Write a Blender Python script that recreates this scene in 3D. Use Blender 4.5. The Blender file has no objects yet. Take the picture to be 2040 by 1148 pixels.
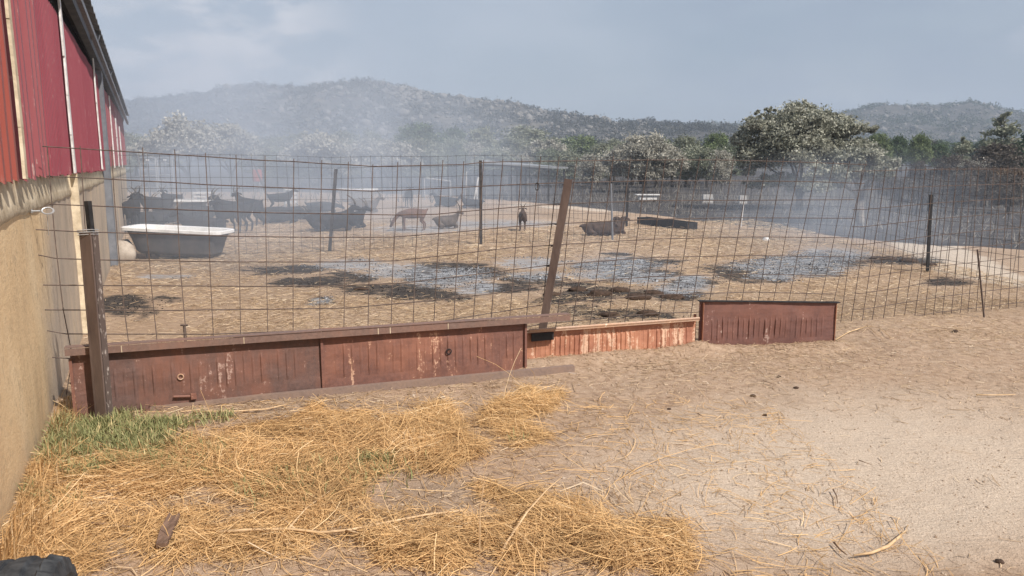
import bpy, bmesh, math, random
import numpy as np
from mathutils import Vector, Matrix, noise as mnoise

random.seed(7)
rng = np.random.default_rng(7)
SC = bpy.context.scene
COL = SC.collection
R = math.radians

# ------------------------------------------------------------------ camera
F, H, HZ = 1512.0, 1.65, 325.0
PITCH = math.atan((574 - HZ) / F)
cam_d = bpy.data.cameras.new('camera')
cam = bpy.data.objects.new('camera', cam_d)
COL.objects.link(cam)
cam.location = (0, 0, H)
cam.rotation_euler = (R(90) - PITCH, 0, 0)
cam_d.sensor_width = 36
cam_d.lens = 36 * F / 2040
cam_d.clip_start = 0.05
cam_d.clip_end = 9000
SC.camera = cam

# ------------------------------------------------------------------ sun + sky
SUN_EL = R(47)
TRAV = Vector((-0.72, 0.70, 0)).normalized()
sun_to = Vector((-TRAV.x * math.cos(SUN_EL), -TRAV.y * math.cos(SUN_EL), math.sin(SUN_EL)))
sd = bpy.data.lights.new('sun', 'SUN')
sd.energy = 4.9
sd.angle = R(0.6)
sd.color = (1.0, 0.93, 0.86)
so = bpy.data.objects.new('sun', sd)
COL.objects.link(so)
so.rotation_euler = (-sun_to).to_track_quat('-Z', 'Y').to_euler()
so.location = (6, -6, 12)

W = bpy.data.worlds.new('World')
SC.world = W
W.use_nodes = True
wn, wl = W.node_tree.nodes, W.node_tree.links
wn.clear()
wo = wn.new('ShaderNodeOutputWorld')
bg = wn.new('ShaderNodeBackground')
bg.inputs[1].default_value = 0.095
sky = wn.new('ShaderNodeTexSky')
sky.sky_type = 'NISHITA'
sky.sun_disc = False
sky.sun_elevation = SUN_EL
sky.sun_rotation = math.atan2(sun_to.x, sun_to.y)
sky.dust_density = 3.0
sky.air_density = 1.2
wtc = wn.new('ShaderNodeTexCoord')
wmap = wn.new('ShaderNodeMapping')
wmap.inputs['Scale'].default_value = (1, 1, 2.6)
wl.new(wtc.outputs['Generated'], wmap.inputs[0])
wno = wn.new('ShaderNodeTexNoise')
wno.inputs['Scale'].default_value = 3.2
wno.inputs['Detail'].default_value = 7
wno.inputs['Roughness'].default_value = 0.52
wl.new(wmap.outputs[0], wno.inputs['Vector'])
wr = wn.new('ShaderNodeValToRGB')
wr.color_ramp.elements[0].position = 0.36
wr.color_ramp.elements[0].color = (3.4, 4.1, 5.1, 1)
wr.color_ramp.elements[1].position = 0.70
wr.color_ramp.elements[1].color = (4.7, 5.2, 6.1, 1)
wl.new(wno.outputs[0], wr.inputs[0])
wmix = wn.new('ShaderNodeMixRGB')
wmix.inputs[0].default_value = 0.72
wl.new(sky.outputs[0], wmix.inputs[1])
wl.new(wr.outputs[0], wmix.inputs[2])
last = wmix.outputs[0]
wn2 = wn.new('ShaderNodeTexNoise')
wn2.inputs['Scale'].default_value = 9.0
wn2.inputs['Detail'].default_value = 8
wn2.inputs['Roughness'].default_value = 0.6
wl.new(wmap.outputs[0], wn2.inputs['Vector'])


def sky_patch(d, c0, c1, nlo, nhi, colr, amt, last):
    d = Vector(d).normalized()
    dp = wn.new('ShaderNodeVectorMath')
    dp.operation = 'DOT_PRODUCT'
    wl.new(wtc.outputs['Generated'], dp.inputs[0])
    dp.inputs[1].default_value = d
    a = wn.new('ShaderNodeMapRange')
    a.interpolation_type = 'SMOOTHSTEP'
    a.inputs[1].default_value = math.cos(R(c1))
    a.inputs[2].default_value = math.cos(R(c0))
    wl.new(dp.outputs['Value'], a.inputs[0])
    b = wn.new('ShaderNodeMapRange')
    b.interpolation_type = 'SMOOTHSTEP'
    b.inputs[1].default_value = nlo
    b.inputs[2].default_value = nhi
    wl.new(wn2.outputs[0], b.inputs[0])
    m = wn.new('ShaderNodeMath')
    m.operation = 'MULTIPLY'
    wl.new(a.outputs[0], m.inputs[0])
    wl.new(b.outputs[0], m.inputs[1])
    m2 = wn.new('ShaderNodeMath')
    m2.operation = 'MULTIPLY'
    m2.inputs[1].default_value = amt
    wl.new(m.outputs[0], m2.inputs[0])
    x = wn.new('ShaderNodeMixRGB')
    wl.new(m2.outputs[0], x.inputs[0])
    wl.new(last, x.inputs[1])
    x.inputs[2].default_value = (*colr, 1)
    return x.outputs[0]


# cloud banks: low on the left over the hill, small ones higher up
last = sky_patch((-0.36, 0.93, 0.10), 2, 12, 0.40, 0.62, (7.4, 7.2, 7.4), 0.75, last)
last = sky_patch((-0.30, 0.90, 0.20), 0.5, 5, 0.42, 0.60, (7.0, 7.1, 7.5), 0.6, last)
last = sky_patch((0.58, 0.80, 0.22), 2, 9, 0.45, 0.62, (7.0, 7.1, 7.4), 0.6, last)
last = sky_patch((0.42, 0.88, 0.16), 3, 20, 0.25, 0.65, (3.0, 3.6, 4.6), 0.55, last)
wl.new(last, bg.inputs[0])
wl.new(bg.outputs[0], wo.inputs[0])

SC.view_settings.view_transform = 'Standard'
SC.view_settings.look = 'None'
SC.view_settings.exposure = 0.22
SC.view_settings.gamma = 1
SC.view_settings.use_curve_mapping = False
SC.render.engine = 'CYCLES'
SC.cycles.use_denoising = True
try:
    SC.cycles.denoiser = 'OPENIMAGEDENOISE'
except Exception:
    pass
SC.cycles.max_bounces = 5
SC.cycles.diffuse_bounces = 3
SC.cycles.glossy_bounces = 2
SC.cycles.volume_bounces = 1
SC.cycles.volume_max_steps = 256
SC.cycles.caustics_reflective = False
SC.cycles.caustics_refractive = False

# ------------------------------------------------------------------ geometry helpers
CP, SP = math.cos(PITCH), math.sin(PITCH)


def ray(px, py):
    x = (px - 1020) / F
    y = -(py - 574) / F
    return np.array([x, CP + y * SP, -SP + y * CP])


def G(px, py, z=0.0):
    d = ray(px, py)
    t = (z - H) / d[2]
    return Vector((t * d[0], t * d[1], z))


def zat(py, Y):
    k = (574 - py) / F
    return H + Y * (k * CP - SP) / (CP + k * SP)


def xat(px, Y, z):
    dz = Y * CP - (z - H) * SP
    return (px - 1020) / F * dz


def projn(X, Y, Z):
    h = Z - H
    dz = np.maximum(Y * CP - h * SP, 1e-3)
    return 1020 + F * X / dz, 574 - F * (Y * SP + h * CP) / dz


class MB:
    def __init__(s):
        s.v, s.f = [], []

    def add(s, vs, fs):
        o = len(s.v)
        s.v += [tuple(q) for q in vs]
        s.f += [tuple(o + i for i in f) for f in fs]
        return s

    def box(s, c, size, rot=None):
        c = Vector(c)
        hx, hy, hz = size[0] / 2, size[1] / 2, size[2] / 2
        vs = [Vector((x, y, z)) for x in (-hx, hx) for y in (-hy, hy) for z in (-hz, hz)]
        if rot is not None:
            vs = [rot @ q for q in vs]
        return s.add([q + c for q in vs],
                     [(0, 1, 3, 2), (4, 6, 7, 5), (0, 4, 5, 1), (2, 3, 7, 6), (0, 2, 6, 4), (1, 5, 7, 3)])

    def bar(s, a, b, w, d, up=Vector((0, 0, 1))):
        """box beam from a to b, width w (sideways) and depth d"""
        a, b = Vector(a), Vector(b)
        t = (b - a).normalized()
        u = t.cross(up)
        if u.length < 1e-4:
            u = t.cross(Vector((0, 1, 0)))
        u.normalize()
        v = u.cross(t).normalized()
        vs = []
        for p in (a, b):
            for i, j in ((-1, -1), (1, -1), (1, 1), (-1, 1)):
                vs.append(p + u * (w / 2 * i) + v * (d / 2 * j))
        return s.add(vs, [(0, 1, 2, 3), (7, 6, 5, 4), (0, 4, 5, 1), (1, 5, 6, 2), (2, 6, 7, 3), (3, 7, 4, 0)])

    def tube(s, pts, rad, n=5, cap=True):
        pts = [Vector(q) for q in pts]
        if not hasattr(rad, '__len__'):
            rad = [rad] * len(pts)
        o = len(s.v)
        pu = None
        for i, q in enumerate(pts):
            t = (pts[min(i + 1, len(pts) - 1)] - pts[max(i - 1, 0)]).normalized()
            if pu is None:
                pu = t.cross(Vector((0.13, 0.21, 1)))
                if pu.length < 0.1:
                    pu = t.cross(Vector((1, 0, 0)))
            u = (pu - t * pu.dot(t)).normalized()
            pu = u
            v = t.cross(u)
            for k in range(n):
                a = 2 * math.pi * k / n
                s.v.append(tuple(q + (u * math.cos(a) + v * math.sin(a)) * rad[i]))
        for i in range(len(pts) - 1):
            for k in range(n):
                a, b = o + i * n + k, o + i * n + (k + 1) % n
                s.f.append((a, b, b + n, a + n))
        if cap:
            s.f.append(tuple(o + k for k in range(n))[::-1])
            s.f.append(tuple(o + (len(pts) - 1) * n + k for k in range(n)))
        return s

    def ring(s, c, r, tr, ax_u, ax_v, n=16, m=5):
        c, ax_u, ax_v = Vector(c), Vector(ax_u), Vector(ax_v)
        w = ax_u.cross(ax_v).normalized()
        o = len(s.v)
        for i in range(n):
            a = 2 * math.pi * i / n
            d = ax_u * math.cos(a) + ax_v * math.sin(a)
            for k in range(m):
                b = 2 * math.pi * k / m
                s.v.append(tuple(c + d * (r + tr * math.cos(b)) + w * (tr * math.sin(b))))
        for i in range(n):
            for k in range(m):
                s.f.append((o + i * m + k, o + ((i + 1) % n) * m + k, o + ((i + 1) % n) * m + (k + 1) % m,
                            o + i * m + (k + 1) % m))
        return s

    def build(s, name, mat, parent=None, smooth=False):
        me = bpy.data.meshes.new(name)
        me.from_pydata(s.v, [], s.f)
        if smooth:
            me.polygons.foreach_set('use_smooth', [True] * len(me.polygons))
        me.materials.append(mat)
        me.update()
        ob = bpy.data.objects.new(name, me)
        COL.objects.link(ob)
        if parent is not None:
            ob.parent = parent
        return ob


def mesh_np(name, verts, faces, mat, parent=None, attr=None, smooth=False):
    """faces: (n,k) int array; attr: dict name -> per-vertex float array"""
    me = bpy.data.meshes.new(name)
    n, k = faces.shape
    me.vertices.add(len(verts))
    me.vertices.foreach_set('co', np.ascontiguousarray(verts, dtype=np.float32).ravel())
    me.loops.add(n * k)
    me.loops.foreach_set('vertex_index', faces.astype(np.int32).ravel())
    me.polygons.add(n)
    me.polygons.foreach_set('loop_start', np.arange(0, n * k, k, dtype=np.int32))
    me.polygons.foreach_set('loop_total', np.full(n, k, dtype=np.int32))
    me.update(calc_edges=True)
    if smooth:
        me.polygons.foreach_set('use_smooth', [True] * n)
    if attr:
        for an, av in attr.items():
            a = me.attributes.new(an, 'FLOAT', 'POINT')
            a.data.foreach_set('value', np.ascontiguousarray(av, dtype=np.float32))
    me.materials.append(mat)
    ob = bpy.data.objects.new(name, me)
    COL.objects.link(ob)
    if parent is not None:
        ob.parent = parent
    return ob


def tag(o, label=None, cat=None, group=None, kind=None):
    if label:
        o['label'] = label
    if cat:
        o['category'] = cat
    if group:
        o['group'] = group
    if kind:
        o['kind'] = kind
    return o


def thing(name, label, cat, loc=(0, 0, 0), rz=0.0, group=None):
    o = bpy.data.objects.new(name, None)
    o.empty_display_size = 0.2
    COL.objects.link(o)
    o.location = loc
    o.rotation_euler = (0, 0, rz)
    return tag(o, label, cat, group)


def copy_thing(src, loc, rz=0.0, label=None, scale=None, group=None):
    r = src.copy()
    COL.objects.link(r)
    r.location = loc
    r.rotation_euler = (0, 0, rz)
    if scale is not None:
        r.scale = (scale, scale, scale) if not hasattr(scale, '__len__') else scale
    if label:
        r['label'] = label
    if group:
        r['group'] = group
    for ch in list(src.children):
        c = ch.copy()
        COL.objects.link(c)
        c.parent = r
        for g in list(ch.children):
            d = g.copy()
            COL.objects.link(d)
            d.parent = c
    return r


def recolor(root, part, mat):
    for ch in root.children:
        if ch.name.split('.')[0] == part:
            ch.material_slots[0].link = 'OBJECT'
            ch.material_slots[0].material = mat


# ------------------------------------------------------------------ materials
class NT:
    def __init__(s, name):
        s.m = bpy.data.materials.new(name)
        s.m.use_nodes = True
        s.n, s.l = s.m.node_tree.nodes, s.m.node_tree.links
        s.b = s.n['Principled BSDF']
        s.out = s.n['Material Output']
        s.b.inputs['Specular IOR Level'].default_value = 0.25
        tc = s.n.new('ShaderNodeTexCoord')
        s.obj = tc.outputs['Object']
        geo = s.n.new('ShaderNodeNewGeometry')
        s.pos = geo.outputs['Position']

    def noise(s, scale, detail=4, rough=0.6, vec=None, stretch=None, dist=0.0):
        if stretch is not None:
            mp = s.n.new('ShaderNodeMapping')
            mp.inputs['Scale'].default_value = stretch
            s.l.new(vec or s.obj, mp.inputs[0])
            vec = mp.outputs[0]
        t = s.n.new('ShaderNodeTexNoise')
        t.inputs['Scale'].default_value = scale
        t.inputs['Detail'].default_value = detail
        t.inputs['Roughness'].default_value = rough
        t.inputs['Distortion'].default_value = dist
        s.l.new(vec or s.obj, t.inputs['Vector'])
        return t.outputs[0]

    def ramp(s, fac, *stops):
        r = s.n.new('ShaderNodeValToRGB')
        el = r.color_ramp.elements
        while len(el) < len(stops):
            el.new(0.5)
        for e, (p, c) in zip(el, stops):
            e.position = p
            e.color = (c, c, c, 1) if not hasattr(c, '__len__') else (*c, 1)
        s.l.new(fac, r.inputs[0])
        return r.outputs[0]

    def mix(s, fac, a, b, mode='MIX'):
        m = s.n.new('ShaderNodeMixRGB')
        m.blend_type = mode
        for i, q in ((0, fac), (1, a), (2, b)):
            if hasattr(q, 'is_linked') or isinstance(q, bpy.types.NodeSocket):
                s.l.new(q, m.inputs[i])
            elif i == 0:
                m.inputs[0].default_value = q
            else:
                m.inputs[i].default_value = (*q, 1)
        return m.outputs[0]

    def math(s, op, a, b=0.0, clamp=False):
        m = s.n.new('ShaderNodeMath')
        m.operation = op
        m.use_clamp = clamp
        for i, q in ((0, a), (1, b)):
            if isinstance(q, bpy.types.NodeSocket):
                s.l.new(q, m.inputs[i])
            else:
                m.inputs[i].default_value = q
        return m.outputs[0]

    def attr(s, name):
        a = s.n.new('ShaderNodeAttribute')
        a.attribute_name = name
        return a.outputs['Fac']

    def color(s, c):
        if isinstance(c, bpy.types.NodeSocket):
            s.l.new(c, s.b.inputs['Base Color'])
        else:
            s.b.inputs['Base Color'].default_value = (*c, 1)
        return s

    def bump(s, h, strength=0.5, dist=0.01):
        b = s.n.new('ShaderNodeBump')
        b.inputs['Strength'].default_value = strength
        b.inputs['Distance'].default_value = dist
        s.l.new(h, b.inputs['Height'])
        s.l.new(b.outputs[0], s.b.inputs['Normal'])
        return s

    def rough(s, r, metal=0.0):
        s.b.inputs['Roughness'].default_value = r
        s.b.inputs['Metallic'].default_value = metal
        return s


def simple(name, c1, c2, scale=8, rough=0.8, bump=0.2, stretch=None, metal=0.0, lo=0.35, hi=0.65):
    t = NT(name)
    f = t.noise(scale, 5, 0.65, stretch=stretch)
    t.color(t.ramp(f, (lo, c1), (hi, c2))).rough(rough, metal)
    if bump:
        t.bump(f, bump, 0.01)
    return t.m


M_wire = simple('wire_steel', (0.075, 0.056, 0.048), (0.16, 0.12, 0.10), 30, 0.65, 0.1)
M_wire_far = simple('wire_steel_weathered', (0.045, 0.04, 0.04), (0.09, 0.078, 0.072), 20, 0.7, 0.0)
M_post = simple('painted_post_steel', (0.085, 0.06, 0.052), (0.16, 0.115, 0.095), 9, 0.6, 0.15, stretch=(1, 1, 0.25))
M_postdark = simple('dark_scuffed_post', (0.035, 0.032, 0.032), (0.10, 0.09, 0.085), 9, 0.7, 0.15, lo=0.4, hi=0.7)
M_postedge = simple('pale_flecked_post_edge', (0.10, 0.075, 0.065), (0.42, 0.37, 0.33), 45, 0.6, 0.1, stretch=(1, 1, 0.4), lo=0.56, hi=0.66)  # pale flecks over brown, used on the narrow right side of posts
M_blackpost = simple('burnt_post', (0.012, 0.012, 0.014), (0.035, 0.033, 0.033), 12, 0.7, 0.2)
M_white = simple('chalky_white_paint', (0.55, 0.53, 0.5), (0.8, 0.79, 0.77), 12, 0.55, 0.1)
M_enamel = simple('white_enamel', (0.66, 0.65, 0.62), (0.86, 0.85, 0.83), 5, 0.25, 0.0)
M_tubblack = simple('black_tub_paint', (0.05, 0.053, 0.058), (0.11, 0.10, 0.095), 4, 0.55, 0.15)
M_stone = simple('pale_stone', (0.32, 0.26, 0.2), (0.5, 0.43, 0.35), 6, 0.9, 0.5)
M_char = simple('charcoal_wood', (0.006, 0.006, 0.007), (0.03, 0.028, 0.027), 14, 0.85, 0.5, stretch=(1, 1, 3))
M_stick = simple('dry_pale_stick', (0.42, 0.28, 0.15), (0.66, 0.48, 0.29), 14, 0.7, 0.2)
M_stickb = simple('brown_stick', (0.14, 0.09, 0.055), (0.3, 0.2, 0.13), 14, 0.8, 0.3)
M_plank = simple('weathered_brown_board', (0.10, 0.06, 0.04), (0.22, 0.14, 0.10), 10, 0.8, 0.4, stretch=(4, 1, 1))
M_dung = simple('dark_dung', (0.03, 0.02, 0.013), (0.08, 0.05, 0.035), 30, 0.9, 0.6)
M_salt = simple('dull_white_block', (0.34, 0.33, 0.32), (0.5, 0.49, 0.47), 6, 0.8, 0.1)
M_galv = simple('galvanised_steel', (0.34, 0.35, 0.36), (0.5, 0.5, 0.5), 10, 0.45, 0.05, metal=0.3)
M_rubber = simple('tyre_rubber', (0.022, 0.024, 0.027), (0.06, 0.063, 0.066), 25, 0.75, 0.2)
M_red = simple('faded_red_plastic', (0.30, 0.07, 0.055), (0.4, 0.12, 0.09), 6, 0.5, 0.05)
M_horn = simple('goat_horn', (0.09, 0.08, 0.07), (0.2, 0.17, 0.14), 20, 0.6, 0.3)
M_beam = simple('grey_painted_steel', (0.13, 0.14, 0.16), (0.2, 0.21, 0.23), 6, 0.6, 0.05)
M_dark = simple('gap_shade_dark', (0.02, 0.022, 0.026), (0.04, 0.042, 0.047), 5, 0.9, 0.0)  # near-black colour stands in for the unlit opening under the eave
M_greyroof = simple('grey_roof_sheet', (0.16, 0.17, 0.18), (0.26, 0.27, 0.28), 3, 0.7, 0.05)
M_bark = simple('scorched_bark', (0.035, 0.03, 0.027), (0.12, 0.10, 0.085), 9, 0.9, 0.5, stretch=(1, 1, 0.3))
M_barkpale = simple('stripped_pale_bark', (0.06, 0.05, 0.045), (0.42, 0.36, 0.30), 4, 0.9, 0.4, stretch=(1, 1, 0.5))


def goat_mat(name, c1, c2):
    t = NT(name)
    f = t.noise(7, 5, 0.6)
    g = t.noise(60, 3, 0.7, stretch=(1, 1, 0.4))
    t.color(t.ramp(f, (0.35, c1), (0.68, c2))).rough(0.85)
    t.bump(g, 0.5, 0.01)
    return t.m


M_gblack = goat_mat('black_goat_coat', (0.009, 0.009, 0.010), (0.028, 0.025, 0.024))
M_gbrown = goat_mat('brown_goat_coat', (0.10, 0.058, 0.042), (0.18, 0.105, 0.078))
M_ggrey = goat_mat('grey_brown_goat_coat', (0.07, 0.055, 0.045), (0.15, 0.12, 0.10))
M_gdark = goat_mat('dark_brown_goat_coat', (0.035, 0.022, 0.016), (0.085, 0.055, 0.04))
M_muzzle = simple('pale_goat_hair', (0.4, 0.37, 0.33), (0.55, 0.52, 0.48), 20, 0.8, 0.1)


def leaf_mat(name, dark, light, extra=None):
    t = NT(name)
    a = t.attr('tint')
    c = t.ramp(a, (0.0, dark), (1.0, light)) if extra is None else t.ramp(a, (0.0, dark), (0.75, light), (1.0, extra))
    t.color(c).rough(0.75)
    t.b.inputs['Specular IOR Level'].default_value = 0.15
    tr = t.n.new('ShaderNodeBsdfTranslucent')
    t.l.new(c, tr.inputs[0])
    mx = t.n.new('ShaderNodeMixShader')
    mx.inputs[0].default_value = 0.25
    t.l.new(t.b.outputs[0], mx.inputs[1])
    t.l.new(tr.outputs[0], mx.inputs[2])
    t.l.new(mx.outputs[0], t.out.inputs[0])
    return t.m


M_scorch = leaf_mat('scorched_oak_leaves', (0.20, 0.195, 0.16), (0.46, 0.44, 0.375), (0.58, 0.56, 0.49))
M_oak = leaf_mat('dull_oak_leaves', (0.15, 0.16, 0.12), (0.40, 0.40, 0.325), (0.48, 0.475, 0.41))
M_oakgreen = leaf_mat('grey_green_leaves', (0.10, 0.12, 0.08), (0.27, 0.30, 0.20))
M_scrubgreen = leaf_mat('greener_hill_scrub', (0.035, 0.047, 0.03), (0.095, 0.115, 0.065))
M_pine = leaf_mat('green_pine_needles', (0.05, 0.08, 0.042), (0.15, 0.20, 0.10))
M_pine2 = leaf_mat('yellow_green_pine_needles', (0.09, 0.125, 0.055), (0.24, 0.285, 0.14))
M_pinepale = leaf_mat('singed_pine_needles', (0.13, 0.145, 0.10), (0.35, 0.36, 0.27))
M_brownleaf = leaf_mat('burnt_brown_leaves', (0.08, 0.055, 0.035), (0.27, 0.2, 0.14))
M_darkpine = leaf_mat('dark_pine_needles', (0.03, 0.055, 0.032), (0.09, 0.15, 0.075))
M_burntbush = leaf_mat('burnt_thicket', (0.05, 0.045, 0.04), (0.21, 0.18, 0.15))
M_scrub = leaf_mat('hill_scrub_leaves', (0.028, 0.032, 0.027), (0.085, 0.087, 0.068))
M_rock = simple('granite_boulder', (0.11, 0.105, 0.097), (0.235, 0.22, 0.20), 0.8, 0.9, 0.3)
M_straw = leaf_mat('golden_straw', (0.29, 0.185, 0.09), (0.78, 0.51, 0.24), (0.90, 0.72, 0.46))
M_strawpen = leaf_mat('trampled_straw', (0.26, 0.175, 0.11), (0.62, 0.465, 0.30), (0.82, 0.70, 0.52))
M_grass = leaf_mat('green_grass', (0.16, 0.175, 0.07), (0.36, 0.36, 0.17), (0.66, 0.54, 0.29))
M_stalk = leaf_mat('burnt_stalks', (0.06, 0.055, 0.052), (0.30, 0.28, 0.25))
M_grit = leaf_mat('grit', (0.32, 0.23, 0.16), (0.62, 0.51, 0.4))

# ------------------------------------------------------------------ ground sheet
CHAR = [(560, 538, 110, 9), (700, 552, 60, 13), (790, 580, 120, 17), (870, 590, 90, 12), (245, 612, 75, 22),
        (1060, 560, 70, 12), (1320, 592, 95, 14), (1190, 592, 110, 18), (1230, 630, 120, 11), (1470, 550, 60, 15),
        (1530, 556, 60, 13), (1790, 522, 100, 9), (1890, 562, 60, 9), (1225, 507, 35, 4), (1330, 521, 60, 4),
        (900, 545, 120, 22), (1260, 545, 90, 18), (640, 600, 32, 9), (1380, 566, 50, 14), (1120, 600, 60, 10),
        (1240, 530, 110, 18), (1640, 520, 110, 20), (330, 600, 40, 8), (1150, 620, 60, 10)]
CHAR += [(620, 560, 90, 10), (1560, 535, 150, 20), (1000, 575, 90, 9), (1130, 570, 60, 8)]
ASH = [(1560, 528, 120, 15), (790, 540, 75, 16), (900, 553, 95, 22), (950, 575, 50, 12), (1060, 525, 75, 11), (1070, 550, 65, 12),
       (1230, 530, 95, 19), (1290, 555, 60, 13), (1360, 578, 60, 14), (1540, 548, 60, 12), (1600, 530, 110, 24),
       (1660, 508, 85, 17), (640, 600, 30, 8), (700, 530, 80, 12), (850, 458, 120, 9), (980, 446, 160, 9),
       (1380, 560, 45, 11), (1200, 548, 70, 12), (330, 550, 60, 5)]
DIRT = [(250, 550, 90, 10), (400, 545, 110, 8), (870, 985, 95, 38), (620, 810, 190, 25), (640, 550, 500, 60),
        (1290, 585, 150, 25)]


def ell(px, py, lst):
    m = np.zeros_like(px)
    for cx, cy, rx, ry in lst:
        r = ((px - cx) / rx) ** 2 + ((py - cy) / ry) ** 2
        m = np.maximum(m, np.clip(1.15 - 0.62 * r, 0, 1))
    return m


def vnoise(x, y, s, seed=0):
    """cheap smooth value noise, vectorised"""
    g = np.random.default_rng(100 + seed).random((64, 64))
    u, v = x / s, y / s
    i, j = np.floor(u).astype(int), np.floor(v).astype(int)
    fu, fv = u - i, v - j
    fu, fv = fu * fu * (3 - 2 * fu), fv * fv * (3 - 2 * fv)
    a = g[i % 64, j % 64]
    b = g[(i + 1) % 64, j % 64]
    c = g[i % 64, (j + 1) % 64]
    d = g[(i + 1) % 64, (j + 1) % 64]
    return a + (b - a) * fu + (c - a) * fv + (a - b - c + d) * fu * fv


# straw heap densities, as (cx, cy, rx, ry, weight) where they lie in the yard
HEAPS = [(800, 880, 280, 70, 1.0), (1110, 1070, 280, 105, 0.9), (440, 950, 380, 80, 0.8), (330, 1070, 400, 90, 0.42),
         (700, 1000, 330, 90, 0.8), (1010, 820, 90, 30, 0.7), (880, 1090, 260, 60, 0.8), (560, 880, 260, 40, 0.35),
         (60, 1010, 80, 120, 0.5)]


def heap(px, py):
    m = np.zeros_like(px)
    wx = (vnoise(px, py, 95, 60) - 0.5) * 150 + (vnoise(px, py, 34, 61) - 0.5) * 60
    wy = (vnoise(px, py, 80, 62) - 0.5) * 60 + (vnoise(px, py, 30, 63) - 0.5) * 26
    ox_, oy_ = px, py
    px, py = px + wx, py + wy
    for cx, cy, rx, ry, w in HEAPS:
        r = ((px - cx) / rx) ** 2 + ((py - cy) / ry) ** 2
        m = np.maximum(m, w * np.clip(1.1 * (1 - r), 0, 1))
    r = (((ox_ + px) / 2 - 870) / 125) ** 2 + (((oy_ + py) / 2 - 985) / 40) ** 2
    return m * np.clip(r - 0.6, 0, 1)


BANKS = [((G(1049, 732).x, G(1049, 732).y), (G(1384, 698).x, G(1384, 698).y)), ((G(1400, 698).x, G(1400, 698).y), (G(1665, 690).x, G(1665, 690).y))]


def gz(X, Y):
    """ground relief in metres"""
    X = np.asarray(X, float)
    Y = np.asarray(Y, float)
    near = np.clip((40 - Y) / 20, 0, 1)
    z = (vnoise(X, Y, 1.3, 1) - 0.5) * 0.05 + (vnoise(X, Y, 0.35, 2) - 0.5) * 0.022 + (vnoise(X, Y, 0.12, 3) - 0.5) * 0.010
    z = z * (0.5 + 0.5 * near)
    px, py = projn(X, np.maximum(Y, 1.2), np.zeros_like(X))
    z = z + 0.018 * heap(px, py) * (Y > 1.2)
    for (ax, ay), (bx_, by_) in BANKS:
        dx, dy = bx_ - ax, by_ - ay
        t_ = np.clip(((X - ax) * dx + (Y - ay) * dy) / (dx * dx + dy * dy), 0, 1)
        dd = np.hypot(X - ax - t_ * dx, Y - ay - t_ * dy)
        z = z + (0.03 + 0.03 * vnoise(X, Y, 0.4, 90)) * np.exp(-(dd / 0.13) ** 2)
    z = z + 0.03 * ell(px, py, [(1200, 592, 110, 18), (1230, 630, 120, 11), (1800, 522, 110, 10), (760, 590, 110, 14)]) * (Y > 1.2)
    return z


def axis(lo, hi, steps_out, far, d):
    core = np.arange(lo, hi + d / 2, d)
    g = np.geomspace(d, far, steps_out)
    return np.concatenate([lo - g[::-1], core, hi + g])


xs = axis(-5, 9, 70, 3500, 0.06)
ya = np.concatenate([-np.geomspace(0.3, 600, 20)[::-1] + 1.5, np.arange(1.5, 9, 0.045), np.arange(9, 24, 0.1),
                     np.geomspace(24, 5000, 90)])
XX, YY = np.meshgrid(xs, ya)
XX, YY = XX.ravel(), YY.ravel()
ZZ = gz(XX, YY)
PX, PY = projn(XX, np.maximum(YY, 1.0), np.zeros_like(XX))
okm = (YY > 1.2).astype(float)
m_char = ell(PX, PY, CHAR) * okm
m_ash = ell(PX, PY, ASH) * okm
m_dirt = ell(PX, PY, DIRT) * okm
# burnt land beyond the pen: outside this line, in plan
bpts = [(-4000, 46), (-12, 44), (-4, 40), (0.5, 33), (3.4, 27), (5.6, 21.5), (7.0, 18.0), (8.4, 15.6), (11.0, 13.6), (60, 11), (4000, 10)]
bx = np.interp(XX, [q[0] for q in bpts], [q[1] for q in bpts])
m_burn = np.clip((YY - bx) / (0.08 * np.maximum(YY, 5)) + 0.5, 0, 1)
# pale sandy track right of the pen
tr = [(9.6, 18.5), (7.9, 14.0), (7.1, 11.4), (7.6, 9.3), (9.5, 8.0), (14, 7.0)]
dmin = np.full_like(XX, 1e9)
for (x0, y0), (x1, y1) in zip(tr[:-1], tr[1:]):
    dx, dy = x1 - x0, y1 - y0
    t = np.clip(((XX - x0) * dx + (YY - y0) * dy) / (dx * dx + dy * dy), 0, 1)
    dmin = np.minimum(dmin, np.hypot(XX - x0 - t * dx, YY - y0 - t * dy))
m_track = np.clip(1.3 - dmin / 0.75, 0, 1)
tr2 = [(0.4, 30.5), (3.6, 26.5), (6.5, 24.0)]
for (x0, y0), (x1, y1) in zip(tr2[:-1], tr2[1:]):
    dx, dy = x1 - x0, y1 - y0
    t = np.clip(((XX - x0) * dx + (YY - y0) * dy) / (dx * dx + dy * dy), 0, 1)
    m_track = np.maximum(m_track, np.clip(1.1 - np.hypot(XX - x0 - t * dx, YY - y0 - t * dy) / 1.0, 0, 1))
m_heap = heap(PX, PY) * okm
# straw bedding in the pen, against bare yard dirt
fl = 6.3 + 0.385 * (XX - 0.2)
m_pen = np.clip((YY - fl) / 0.7 + 0.4, 0, 1) * (1 - m_burn)
near_f = np.clip((YY - fl + 1.3) / 1.2, 0, 1) * (XX > -0.2)
m_pale = np.clip(1.25 - ((PX - 1750) / 620) ** 2 - ((PY - 960) / 190) ** 2, 0, 1) * okm

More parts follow.
